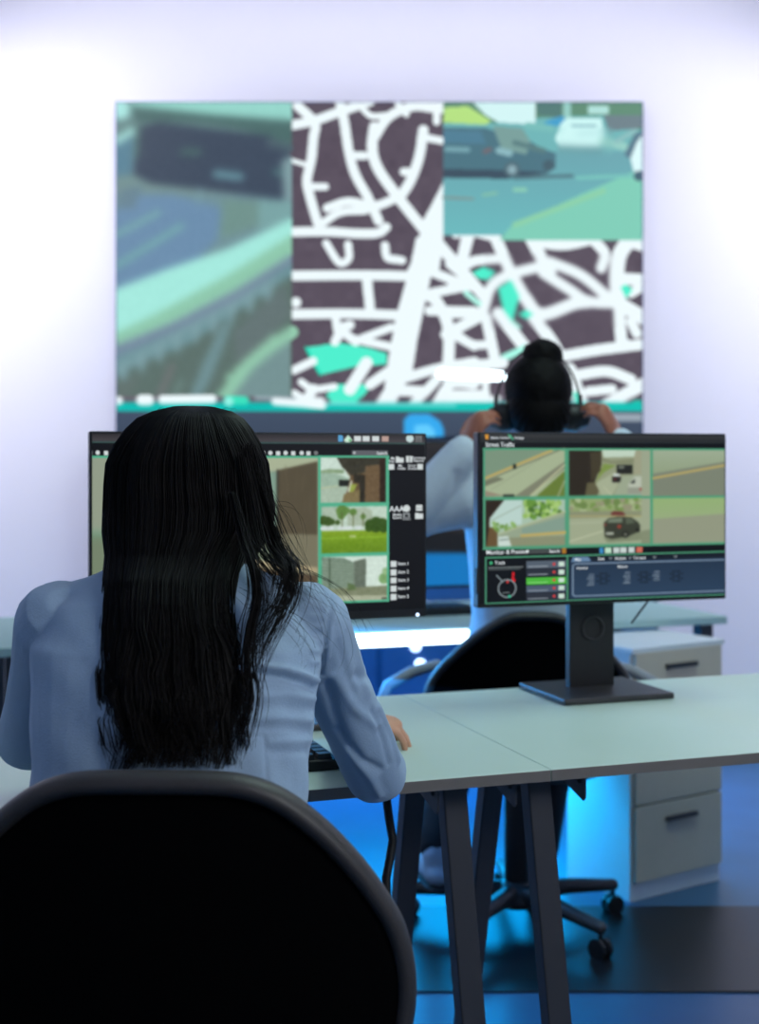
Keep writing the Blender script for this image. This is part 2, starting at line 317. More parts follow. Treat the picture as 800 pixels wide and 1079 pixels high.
    c.poly([(25,105),(190,108),(240,125),(330,140),(400,185),(458,205),(458,262),(400,288),(200,295),(25,290)],(78,118,132)); c.poly([(215,100),(330,110),(360,160),(345,210),(250,190)],(122,160,156)); c.poly([(25,118),(170,120),(190,170),(25,165)],(82,128,150)); c.line([(40,190),(120,192)],20,(118,164,174)); c.line([(185,200),(205,190)],16,(116,106,112)); c.line([(240,195),(280,205)],26,(140,184,192)); c.line([(300,165),(410,195)],20,(92,128,130)); c.poly([(25,265),(270,270),(450,280),(270,304),(25,300)],(62,82,98)); c.dot(290,268,30,(84,110,120)); c.dot(290,268,17,(140,172,182)); c.dot(430,252,22,(72,98,110)); c.line([(300,300),(520,292)],14,(84,120,130)); c.line([(300,345),(340,345)],16,(140,205,180)); c.line([(180,365),(230,358)],12,(130,190,170)); c.line([(25,375),(140,380)],10,(128,152,150))
    c.blur(467,108,677,247,3.4)
    # task bar strip
    c.frame(0,0,1); c.rect(123,417.5,310,424,(104,100,110)); c.rect(123,424,677,434,(2,186,178)); c.rect(305,425,677,434,(4,192,180))
    c.line([(123,422),(125,422)],9,WH); c.line([(149,421.5),(157,421.5)],11,WH); c.line([(171,421),(224,420.5)],9,WH); c.line([(240,421.5),(258,422)],9,(60,225,190)); c.dot(241,423,5,(150,245,230)); c.line([(270,419),(310,420)],4,(150,170,178)); c.line([(290,423),(340,427)],8,WH)
    c.line([(340,425),(480,427)],2.5,WH,.6)
    c.blur(123,417.5,677,430,1.2)
    c.grad(123,433.5,677,462,(66,80,101),(60,73,94)); c.poly([(426,462),(426,442),(432,436),(452,436),(464,444),(468,453),(468,462)],(52,170,240)); c.poly([(436,462),(437,448),(452,447),(458,453),(459,462)],(98,205,255)); c.line([(640,440),(677,440)],8,WH,.5)
    c.blur(424,434,472,462,1.0)
    return c

# ------------------------------------------------------------------ pictures on the two desk monitors
def paint_left():
    c = Canvas(60, 452, 452, 652, 2.5, (13,14,19)); GRN = (84,178,142); WHT = (214,222,222)
    c.grad(60,457,449,466.5,(40,38,42),(74,70,74)); c.line([(60,467.2),(449,467.2)],.8,(70,110,104)); c.rect(60,468,449,637,(14,15,20))
    for x, col in ((359,(90,165,215)),(367,(205,235,215)),(377,WHT),(386,WHT),(396,WHT),(406,(190,160,150)),(432,(200,222,222)),(441,(135,140,140))):
        if x == 432: c.dot(x,462,4,col)
        elif x == 367: c.poly([(362.5,464),(367,458.5),(371.5,464),(369,466),(364,466)],col); c.dot(369,464,1.2,(60,170,90))
        elif x == 359: c.poly([(356.5,458.5),(360,458.5),(361.5,460),(361.5,465.5),(356.5,465.5)],col)
        elif x == 441: [c.rect(438+i*2.4,459+j*2.4,439.8+i*2.4,460.8+j*2.4,col) for i in range(3) for j in range(3)]
        else: c.rect(x-3.6,459.5,x+3.6,465.2,col)
    for k, x in enumerate((78,86,95,103,112,120,128,270,277,285,293,301,309,318,325,333)): (c.dot(x,477.5,2.3,WHT if k%5 else (120,122,124)) if k%2 else c.rect(x-2.2,475.5,x+2.2,480,WHT))
    c.rect(371,475,409,479.8,(96,98,104)); c.dot(373.5,477.2,1.4,(190,195,198))
    # picture grid
    for x0, x1, y0, y1 in ((60,410,481,633),): c.rect(x0,y0,x1,y1,GRN)
    c.rect(62,483,200,556,(150,160,140)); c.rect(62,558,200,632,(120,135,110)); c.blur(62,483,200,632,4)
    # big picture of an underpass wall
    c.grad(202,483,335,632,(150,158,134),(130,128,104)); c.poly([(202,483),(335,483),(335,488),(280,498),(202,505)],(172,182,152)); c.poly([(202,505),(292,496),(292,632),(202,632)],(118,142,124)); c.poly([(262,500),(291,497),(291,562),(262,562)],(130,160,142))
    c.poly([(293,495),(335,486),(335,562),(293,560)],(86,78,60)); c.line([(292.5,495),(292.5,565)],1.6,(48,44,36)); c.poly([(293,560),(335,562),(335,600),(293,592)],(122,118,96))
    for k in range(26): x = 295+rng.random()*38; y = 490+rng.random()*60; c.line([(x,y),(x,y+12)],2,(100,92,72),.25)
    c.poly([(262,562),(293,560),(293,590),(262,585)],(116,128,108)); c.poly([(262,585),(335,596),(335,602),(262,592)],(176,162,128)); c.poly([(262,592),(335,604),(335,632),(262,632)],(92,78,60)); c.blur(203,483,335,632,1.1)
    c.rect(335.2,481,337.6,633,GRN)
    c.frame(265,478,5.333)
    # underpass road
    c.rect(390,22,757,272,(205,225,212)); c.poly([(390,100),(490,115),(550,140),(540,185),(390,190)],(158,184,164)); c.poly([(390,185),(490,175),(545,180),(510,272),(390,272)],(172,192,172)); c.poly([(390,95),(440,85),(520,90),(520,112),(390,106)],(140,165,130)); c.poly([(492,145),(550,148),(550,180),(492,182)],(30,34,28)); c.line([(390,192),(488,180)],4,(190,196,150))
    c.poly([(480,22),(757,22),(757,272),(510,272),(540,200),(555,130),(520,80)],(104,84,58)); c.poly([(480,22),(757,22),(757,60),(620,110),(560,120),(510,75)],(58,56,44)); c.poly([(640,70),(720,60),(720,272),(640,272)],(108,88,62)); c.poly([(722,22),(757,22),(757,272),(722,272)],(48,34,24)); c.poly([(575,115),(640,120),(636,272),(610,272),(606,165),(575,160)],(46,42,32)); c.poly([(540,215),(560,150),(566,150),(560,210)],(222,232,220)); c.poly([(560,170),(595,170),(575,210),(550,220)],(150,164,70)); c.poly([(520,225),(608,200),(608,272),(510,272)],(130,116,78))
    # park
    c.rect(393,295,760,428,(196,216,200)); c.rect(393,295,480,400,(172,192,172)); c.poly([(540,310),(640,300),(680,320),(680,400),(540,400)],(172,188,166)); c.rect(393,428,762,552,(128,162,36)); c.grad(393,455,762,552,(120,158,32),(104,140,30)); c.line([(395,470),(760,466)],8,(140,178,50))
    for x, y, r in ((510,320,34),(505,345,22),(535,315,18),(572,325,20),(628,352,15)): c.dot(x,y,r,(98,136,66))
    for x in (510,572,628): c.line([(x,330),(x,405)],5,(90,96,56))
    for x, y, r in ((405,370,26),(430,375,26),(452,378,18),(485,382,14)): c.dot(x,y,r,(62,88,36))
    for x, y, r in ((665,395,28),(700,385,32),(735,395,34),(660,415,22),(700,410,32),(742,420,24)): c.dot(x,y,r,(56,86,28))
    for x in (405,440,505,545,600): c.line([(x-10,415),(x+14,413)],16,(216,226,226))
    c.line([(555,460),(582,460)],12,(176,196,130))
    # housing block
    c.rect(395,572,765,822,(214,232,220)); c.poly([(395,572),(520,580),(585,610),(585,760),(395,770)],(120,140,122)); c.poly([(575,600),(640,585),(646,600),(642,760),(575,760)],(104,116,102))
    for k in range(9): c.line([(398,600+k*19),(580,622+k*15)],4,(150,168,150)); 
    c.line([(440,580),(440,760)],8,(74,92,72)); c.poly([(395,750),(765,740),(765,800),(395,790)],(128,136,108)); c.poly([(395,785),(765,795),(765,822),(395,822)],(176,182,156)); c.dot(745,700,30,(128,168,110)); c.dot(755,660,20,(150,186,134)); c.poly([(540,760),(540,720),(580,730),(590,760)],(96,118,76)); c.line([(735,812),(758,812)],8,(30,34,28))
    c.frame(0,0,1); c.noise(338,482.5,407,632,5,1); c.noise(338,482.5,407,632,4,2); c.blur(338,482.5,407,632,.8)
    for y in (481.2,530.5,583,632.6): c.line([(336,y),(409.5,y)],2.2,GRN)
    c.line([(408.8,481),(408.8,633)],2.2,GRN); c.line([(336.4,481),(336.4,633)],2.2,GRN); c.line([(60,481.2),(336,481.2)],1.6,GRN); c.line([(60,633),(409,633)],1.6,GRN)
    def fold(x,y): c.poly([(x-4.2,y-3),(x-1,y-3),(x,y-2),(x+4.2,y-2),(x+4.2,y+3.4),(x-4.2,y+3.4)],WHT)
    fold(421.3,484.3); c.rect(428,480.5,435,487.2,WHT); c.line([(431.5,481),(431.5,487)],.7,(60,64,66)); c.rect(409.5,488.8,415.5,495,WHT); c.rect(440,488.8,445.5,495,WHT)
    c.dot(428.6,536,3.7,WHT); c.rect(438.6,532.5,445.4,539,WHT); c.line([(439,536),(445,536)],.5,(90,94,96)); c.rect(425,541,432,546.5,(150,156,158)); c.rect(426.4,542.3,430.6,545.2,(24,26,30)); c.line([(424.5,547.6),(432.5,547.6)],1,(170,176,178)); fold(442,543.8)
    for y in (594.3,603,611.7,620.4,629): c.rect(411.5,y-3,418,y+3.2,WHT)
    return c
LEFT_TEXT = [('AAA',410.4,539.0,6.0),('Search',397,479,3.2)]+[(t,x,y,2.6) for t,x,y in (('My',412,484),('Files',410,487.2),('Document',434,483.6),('Reports',436,486.6),('My',420,491.8),('Folder',419,494.8),('Quick',430,491.8),('Access',430,494.8),('Mobile',414,543.6),('Device',414,546.8))]+[('Item %d'%(k+1),419.5,y+1.4,3.4) for k, y in enumerate((594.3,603,611.7,620.4,629))]
def paint_right():
    c = Canvas(504, 454, 772, 642, 2.5, (13,16,20)); GRN = (80,158,122); WHT = (200,214,210)
    c.grad(505,456.8,770,464.6,(58,60,62),(34,36,38)); c.line([(505,465.2),(770,465.2)],.6,(60,72,70))
    c.poly([(511,457.5),(515,457.5),(514.6,463),(511.8,463)],(214,150,50)); c.line([(537,458.8),(540.5,462.4)],2.2,(74,170,130)); c.dot(537,458.6,1.6,(74,170,130))
    for x0, x1 in ((509.5,769),): c.rect(x0,472,x1,579.5,GRN)
    c.frame(505,470,4.571)
    # motorway
    c.rect(27,20,412,245,(168,182,148)); c.poly([(27,20),(345,15),(27,150)],(124,150,126)); c.line([(27,156),(350,20)],9,(196,164,86)); c.line([(27,170),(412,8)],7,(120,128,104)); c.poly([(27,170),(90,150),(120,160),(27,195)],(116,122,100)); c.poly([(170,245),(412,75),(412,110),(240,245)],(128,132,110)); c.poly([(27,215),(120,240),(27,245)],(150,140,120)); c.line([(250,240),(412,92)],7,(196,200,160)); c.poly([(275,245),(412,120),(412,245)],(104,126,54)); c.line([(380,245),(412,170)],7,(160,170,136)); c.rect(163,88,179,110,(28,34,28)); c.line([(120,240),(165,240)],12,(50,56,48)); c.line([(60,210),(300,60)],2.5,(140,150,124))
    # under the bridge
    c.rect(433,20,785,243,(150,158,128)); c.poly([(433,20),(590,20),(590,90),(555,180),(540,243),(433,243)],(44,38,28)); c.poly([(535,30),(590,25),(585,120),(540,180)],(66,60,42)); c.poly([(520,180),(590,180),(570,243),(510,243)],(96,92,66)); c.poly([(590,15),(755,15),(755,50),(600,55)],(196,216,196)); c.poly([(590,55),(640,72),(755,60),(755,85),(640,86),(595,75)],(132,138,108)); c.poly([(600,85),(660,95),(600,130),(560,180)],(126,150,74)); c.poly([(560,185),(650,130),(690,150),(640,243),(590,243)],(168,178,148)); c.poly([(755,15),(785,15),(785,140),(745,140),(745,60)],(160,162,134)); c.poly([(662,92),(740,92),(740,138),(662,138)],(36,38,34)); c.rect(672,96,700,110,(120,128,116)); c.poly([(640,150),(682,148),(682,180),(642,180)],(40,38,36)); c.poly([(648,135),(676,135),(680,150),(646,150)],(210,220,214)); c.dot(655,163,4,(170,40,36)); c.poly([(690,150),(785,140),(785,243),(650,243)],(158,170,144)); c.poly([(720,185),(750,150),(785,150),(785,243),(715,243),(718,210)],(186,194,176)); c.poly([(725,185),(750,162),(750,185)],(60,66,60)); c.rect(715,205,785,240,(150,156,140)); c.dot(779,214,6,(170,40,36)); c.line([(600,200),(640,243)],3,(200,204,170))
    # flyover with greenery
    c.rect(30,262,415,487,(170,196,176)); c.poly([(120,262),(205,262),(205,380),(60,400),(48,340)],(190,216,208)); c.line([(60,360),(200,290)],4,(150,170,150)); c.poly([(30,262),(120,262),(50,350),(48,400),(88,400),(88,487),(30,487)],(44,34,24)); c.poly([(48,392),(88,396),(88,487),(34,487)],(104,82,52))
    for k in range(70): c.dot(215+rng.random()*180,268+rng.random()*78,6+rng.random()*9,[(104,150,60),(150,190,96),(72,112,40),(170,206,120)][k%4])
    for k in range(24): c.dot(70+rng.random()*110,372+rng.random()*40,5+rng.random()*6,[(140,180,100),(110,150,70)][k%2])
    c.poly([(95,430),(200,395),(330,350),(415,325),(415,487),(95,487)],(152,168,142)); c.line([(95,425),(240,378),(415,322)],8,(176,186,150)); c.poly([(205,400),(415,345),(415,430),(205,440)],(134,160,144)); c.line([(205,436),(415,424)],13,(196,172,98)); c.poly([(95,445),(415,440),(415,487),(95,487)],(140,146,116)); c.poly([(92,440),(140,436),(156,487),(92,487)],(206,222,214)); c.line([(100,455),(140,452)],6,(120,140,132))
    # street with dark saloon
    c.rect(435,258,785,330,(146,166,110)); 
    for k in range(50): c.dot(440+rng.random()*340,262+rng.random()*60,8+rng.random()*10,[(120,150,80),(170,186,140),(110,136,76),(150,150,120)][k%4])
    c.rect(435,322,785,360,(140,146,116)); c.line([(435,345),(785,350)],4,(190,176,110)); c.poly([(435,355),(785,352),(785,487),(435,487)],(162,172,142)); c.line([(435,470),(600,420)],5,(196,202,170)); c.line([(435,380),(600,376)],4,(180,188,160)); c.poly([(600,455),(780,430),(785,470),(620,478)],(130,140,112))
    c.poly([(600,380),(625,358),(680,350),(735,356),(765,378),(776,395),(774,425),(720,450),(640,462),(605,450)],(58,62,50)); c.poly([(628,362),(690,356),(690,380),(615,380)],(116,130,110)); c.poly([(705,358),(735,362),(752,382),(708,390)],(88,98,80)); c.dot(705,440,17,(34,36,30)); c.dot(705,440,8,(120,124,110)); c.dot(765,420,11,(34,36,30)); c.rect(612,428,648,440,(176,184,168)); c.dot(675,400,10,(150,64,50)); c.dot(608,390,7,(120,60,50)); c.poly([(636,330),(650,322),(690,325),(705,340),(700,346),(636,344)],(110,60,54))
    c.frame(0,0,1)
    # pictures right of the crop: a third column
    c.grad(688,474,768,525,(160,176,150),(136,150,112)); c.poly([(688,500),(768,486),(768,525),(688,525)],(126,134,116)); c.line([(688,505),(768,490)],2,(200,176,100)); c.grad(688,527,768,577,(150,180,120),(160,170,140)); c.poly([(688,550),(768,545),(768,577),(688,577)],(150,156,132))
    c.rect(676,474,686.5,525,(158,168,142)); c.rect(676,527,686.5,577,(160,170,142)); c.poly([(676,563),(686.5,561),(686.5,577),(676,577)],(134,144,116)); c.blur(511,474,766,578,.8)
    for y in (473,525.6,578.6): c.line([(509.5,y),(768,y)],1.9,GRN)
    for x in (510.3,598,686.5,768): c.line([(x,473),(x,578.6)],2.2,GRN)
    # search row
    c.rect(553,579.8,592,584.8,(70,76,76)); c.dot(556,582,1.4,WHT); c.rect(592.2,579.6,597,585.6,(170,118,40))
    SL = lambda x: 0
    for x, col in ((634,(60,140,196)),(641,(190,226,200)),(649.5,WHT),(657,WHT),(665.5,WHT),(674,(206,110,90))): c.rect(x-(2 if x == 634 else 3.3),580.5,x+(2 if x == 634 else 3.3),586.2,col)
    # lower boxes
    for x0, x1 in ((512,598),(598,768)):
        for p in (((x0,588),(x1,588)),((x0,636.4),(x1,636.4)),((x0,588),(x0,636.4)),((x1,588),(x1,636.4))): c.line(p,1.5,GRN)
    c.rect(513,589,554,635.5,(10,14,20)); c.dot(517.5,593.6,1.7,(70,190,130)); c.line([(515,598.6),(551,598.6)],.8,(150,160,160)); c.line([(515,600.6),(548,600.6)],.8,(120,130,130))
    for k in range(60): 
        a = k/60*6.283; c.dot(534.5+9.2*math.cos(a),621+9.2*math.sin(a),.75,(140,152,156))
    c.line([(523.5,607),(530,614)],1.5,(130,142,146)); c.dot(535,614,1.4,(210,60,60)); c.dot(537,629.6,1.6,(60,190,150)); c.line([(530,625.5),(537,625.5)],.8,(150,160,160)); c.line([(541,605),(541,607.5)],2.4,(225,30,40)); c.line([(540.5,610),(542,613)],2.6,(225,30,40))
    for k, col in enumerate(((86,98,112),(44,50,62),(78,184,62),(78,92,112),(46,52,64))):
        y = 593+k*8.6; c.rect(555,y,597,y+7.8,col); c.line([(557,y+5.6),(577,y+5.6)],.9,(160,170,178) if k != 2 else (150,225,140)); c.dot(584,y+3.6,1.5,(214,64,64)); c.rect(589,y+1.2,594.6,y+6.2,(206,228,214))
    c.rect(599.5,589.5,767,635.5,(26,38,54)); c.grad(601,594,767,634,(36,54,76),(44,66,92)); c.poly([(602,594.6),(604,589.6),(620,589.6),(623,594.6)],(104,136,170)); c.rect(624,589.6,767,594.4,(20,28,40))
    P = [(767,597),(606,597),(603.8,599),(603.8,630),(606,632),(767,632)]; c.line(P,1.3,(130,152,176))
    for x in (643.5,664,690,712): c.line([(x-1.5,591),(x,593),(x+1.5,591)],.6,(200,210,214))
    for x, y, n in ((621,609,6),(659,608,6),(690,608,5)):
        for k in range(n): c.line([(x-(k%3),y+k*2.3),(x+5,y+k*2.3)],.7,(150,165,180))
    for x, y in ((629,607.5),(672,607.5),(706,607.5)):
        for i in range(5):
            for j in range(5):
                if (i*3+j*2)%4: c.rect(x+i*3,y+j*2.7,x+i*3+2,y+j*2.7+1.8,(18,28,42))
    c.line([(615,634),(670,634)],.5,(60,80,96))
    return c
RIGHT_TEXT = [('System Control',517,462.2,2.5),('Settings',542.3,462.2,2.5),('Street Traffic',511.5,470.6,4.6),('Monitor & Preview',512.5,584.4,4.6),('Search',579,584.2,3.2),('Track',521.5,595.2,3.6),('Map',606,593.6,3),('Data',630,593.6,3),('Analysis',648,593.6,3),('Forecast',668,593.6,3),('Number',608,603,2.8),('Balance',651,602.6,2.8)]

# ------------------------------------------------------------------ the room
def structure(name, mb, m): return tag(mb.build(name, M[m]), kind='structure')
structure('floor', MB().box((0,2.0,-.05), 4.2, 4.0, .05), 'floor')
structure('wall_back', MB().box((0,5.7,1.65), 4.2, .05, 1.65), 'wall')
structure('wall_left', MB().box((-3.2,2.0,1.65), .05, 3.75, 1.65), 'wall')
structure('wall_right', MB().box((3.9,2.0,1.65), .05, 3.75, 1.65), 'wall')
structure('wall_front', MB().box((0,-1.75,1.65), 4.2, .05, 1.65), 'wall')
structure('ceiling', MB().box((0,2.0,3.35), 4.2, 4.0, .05), 'ceil')
structure('baseboard_back', MB().box((0,5.64,.05), 3.1, .008, .05), 'slate')
# LED wall
wy = 5.58; L0, R0 = (123-CX)*wy/F, (677-CX)*wy/F; T0, B0 = CZ-(108-HY)*wy/F, CZ-(460-HY)*wy/F
vw = tag(empty('video_wall', (0, wy, T0)), 'large glowing video wall showing a white street map and two blurred traffic pictures', 'video wall')
MB().box(((L0+R0)/2, wy+.034, (T0+B0)/2), (R0-L0)/2+.006, .03, (T0-B0)/2+.006).build('casing', M['slate'], vw, bevel=.004)
display('display', (L0, wy, T0), (1,0,0), R0-L0, T0-B0, 520, 330, paint_wall(), M['wallimg'], vw)

# console below the video wall, with small glowing dots added for blurred light reflections
cz1 = B0-.03
con = tag(empty('low_console', (.0, 5.5, 0)), 'low slate-blue equipment console standing under the video wall', 'console')
MB().box(((L0+R0)/2, 5.43, cz1/2), (R0-L0)/2, .17, cz1/2).build('body', M['slate'], con, bevel=.004)
MB().box(((L0+R0)/2, 5.42, cz1-.005), (R0-L0)/2+.012, .185, .012).build('top', M['slate'], con)
for k in range(4):
    w = (R0-L0)/4; x = L0+w*(k+.5)
    d = MB().box((x, 5.255, .36), w/2-.012, .008, .31).build('door', M['slate'], con, bevel=.003)
    MB().box((x, 5.24, .60), .08, .007, .008).build('handle', M['steel'], d)
for px, py in ((438,681),(443,700)): MB().ball(W(px,py,5.23), .022, .006, .022).build('reflection_dot', M['glowdot'], con, smooth=True)

# glowing tube and brackets added in place of a bright reflection over the map
tl = tag(empty('reflection_tube', W(497,394,5.4)), 'short bright white glowing tube added for a reflection in front of the street map', 'lamp')
MB().tube([W(465,393.5,5.4), W(528,396.5,5.4)], .020, 14).build('tube', M['tube'], tl, smooth=True)
for px in (474,521): MB().box(W(px,394.5,5.4)+Vector((0,.08,0)), .008, .085, .008).build('bracket', M['steel'], tl)

# ------------------------------------------------------------------ front desks
def plate_profile(u, v0, L, h): return [DP(u, v0, .722), DP(u, v0, .722-h+.006), DP(u, v0+.006, .722-h), DP(u, v0+L, .722-.006), DP(u, v0+L, .722)]
def front_desk(name, label, u0, u1, trestles, brackets):
    r = tag(empty(name, DP((u0+u1)/2, .35, 0), A), label, 'desk', 'white trestle desks of the front row')
    top = MB().dbox(u0+.0006, u1-.0006, 0, .70, .7215, .74).build('desktop', M['desk'], r, bevel=.0015)
    MB().dbox(u0+.0008, u1-.0008, -.0008, .0004, .7222, .7392).build('edge_band', M['deskedge'], top)
    for u in trestles:
        # an inverted V seen along the desk: front leg leans towards the sitter, rear leg away
        MB().beam(DP(u, .10, .715), DP(u+.033, .02, .0), .0205, .017).build('leg', M['steel'], r, bevel=.003)
        MB().beam(DP(u-.001, .26, .715), DP(u+.036, .52, .0), .0185, .017).build('leg', M['steel'], r, bevel=.003)
        MB().dbox(u-.018, u+.018, .08, .62, .700, .7212).build('rail', M['steel'], r)
    for u in brackets:
        q = MB().prism(plate_profile(u, .05, .20, .052), U*.003); q.build('bracket', M['steel'], r)
        MB().ball(DP(u-.001, .068, .70), .004, .004, .004).build('screw', M['base'], r)
    return r
front_desk('trestle_desk', 'white trestle desk the woman in the blue shirt leans on', -1.2, 0, (-.131,-1.1), (-.173,-.039,-1.03))
front_desk('trestle_desk', 'white trestle desk under the right-hand monitor with the square stand', 0, 1.2, (.018,1.1), (.085,1.08))

# ------------------------------------------------------------------ monitors
def monitor(label, orgL, w, h, paint, texts, dref, base_u, base_v, chin):
    """orgL = top-left corner of the housing, in the desk frame direction U"""
    r = tag(empty('monitor', DP(base_u, base_v+.12, .74), A), label, 'monitor')
    N = -V; org = Vector(orgL); c = org+U*w/2-ZZ*h/2-N*.014
    MB().box(c, w/2, .0135, h/2, U, V).build('housing', M['bezel'], r, bevel=.003)
    MB().box(c-N*.022, w*.28, .012, h*.3, U, V).build('rear_cover', M['black'], r, bevel=.006)
    b = .0045
    dp = display('display', org+U*b-ZZ*b+N*.0004, U, w-2*b, h-b-chin, 560, 320, paint(), M['display'], r, dref)
    text_mesh(texts, 'caption', M['text'], dp, org+N*.0012, U, N, dref)
    return r, c
DL = 2.466; right_end = Vector((.0887, DL, 0)); wL = .62
orgL = right_end-U*wL; orgL.z = CZ+(HY-456.6)*DL/F
lm, lc = monitor('left monitor behind the long-haired woman, showing a camera picture grid and a black icon column', orgL, wL, .343, paint_left, LEFT_TEXT, 2.466+.3385*(.018-.0887), -.32, .42, .016)
DR = 2.568; orgR = Vector(((504-CX)*DR/F, DR, CZ+(HY-455.2)*DR/F)); wR = .56
rm, rc = monitor('right monitor on a square grey stand, showing four traffic pictures and a dial panel', orgR, wR, .3435, paint_right, RIGHT_TEXT, DR, .385, .50, .008)
for r, c, u0, v0, vn in ((rm, rc, .262, .475, .60), (lm, lc, -.47, .40, .50)):
    MB().dbox(u0, u0+.25, v0, v0+.215, .7405, .753).build('stand_base', M['base'], r, bevel=.003)
    uc = u0+.128
    nk = MB(); nk.dbox(uc-.052, uc+.052, vn, vn+.022, .75, 1.10)
    nk = nk.build('stand_neck', M['black'], r, bevel=.003)
    hh = MB()                                # ring of the cable hole
    for k in range(28):
        a = 2*math.pi*k/28; a2 = 2*math.pi*(k+1)/28
        hh.beam(DP(uc+.024*math.cos(a), vn-.001, .875+.024*math.sin(a)), DP(uc+.024*math.cos(a2), vn-.001, .875+.024*math.sin(a2)), .0035, .0025, V)
    hh.build('cable_ring', M['base'], nk, smooth=True)
    hb = MB(); q = DP(uc, 0, 0); dv = (c-DP(0,0,0)).dot(V); hb.dbox(uc-.03, uc+.03, min(dv+.012, vn), vn+.004, 1.05, 1.11); hb.build('hinge', M['black'], r)
MB().ball(W(440,647.5,2.462)+Vector((0,-.004,0)), .0028).build('power_light', M['glowdot'], lm, smooth=True)
MB().box(W(503.5,612,2.575)+U*-.001, .004, .006, .025, U, V).build('side_button', M['black'], rm)

# cables
cb = MB().tube([W(678+k*3,640-k*4,2.80) for k in range(-4,8)], .0022, 8); tag(cb.build('monitor_cable', M['cable'], smooth=True), 'thin dark cable slanting up behind the right-hand monitor', 'cable')
pts = [W(407,838,2.20), W(410,862,2.20), W(414,885,2.19), W(411,905,2.18), W(407,925,2.17), W(408,960,2.16), W(414,1020,2.16), W(418,1100,2.17), W(420,1190,2.2), W(430,1245,2.235), W(480,1262,2.25)]
tag(MB().tube(pts, .0075, 10).build('power_cable', M['cable'], smooth=True), 'thick black cable hanging under the front desk beside the chair', 'cable')

# keyboard
kb = tag(empty('keyboard', DP(-.56, .1, .741), A), 'black keyboard on the desk in front of the long-haired woman', 'keyboard')
MB().dbox(-.758, -.315, .105, .245, .7405, .757).build('case', M['black'], kb, bevel=.003)
for j in range(5):
    for i in range(15):
        u = -.750+i*.0285; v = .113+j*.0255
        MB().box(DP(u+.0125, v+.0115, .761), .0118, .0108, .004, U, V, ZZ, .86).build('key', M['key'], kb)

# ------------------------------------------------------------------ office chairs
def chair_outline(kind=0):
    pr = [(0,.0),(.06,-.001),(.10,-.007),(.138,-.024),(.179,-.058),(.216,-.100),(.243,-.140),(.261,-.175),(.272,-.22),(.272,-.27),(.258,-.32),(.232,-.365),(.19,-.40),(.12,-.42),(0,-.424)] if kind == 0 else \
         [(0,.0),(.04,-.001),(.072,-.009),(.110,-.030),(.158,-.066),(.205,-.110),(.240,-.150),(.262,-.195),(.268,-.25),(.256,-.31),(.232,-.365),(.19,-.40),(.12,-.42),(0,-.424)]
    e = [(-pr[1][0],pr[1][1])]+pr+[(-pr[-2][0],pr[-2][1])]; o = []
    for i in range(1, len(e)-2):
        for k in range(3):
            t = k/3; q = []
            for j in (0,1):
                a, b, c, d = (e[i-1][j], e[i][j], e[i+1][j], e[i+2][j]); q.append(.5*((2*b)+(c-a)*t+(2*a-5*b+4*c-d)*t*t+(3*b-a-3*c+d)*t**3))
            o.append(tuple(q))
    o.append(pr[-1])
    return o+[(-x,z) for x, z in o[-2:0:-1]]
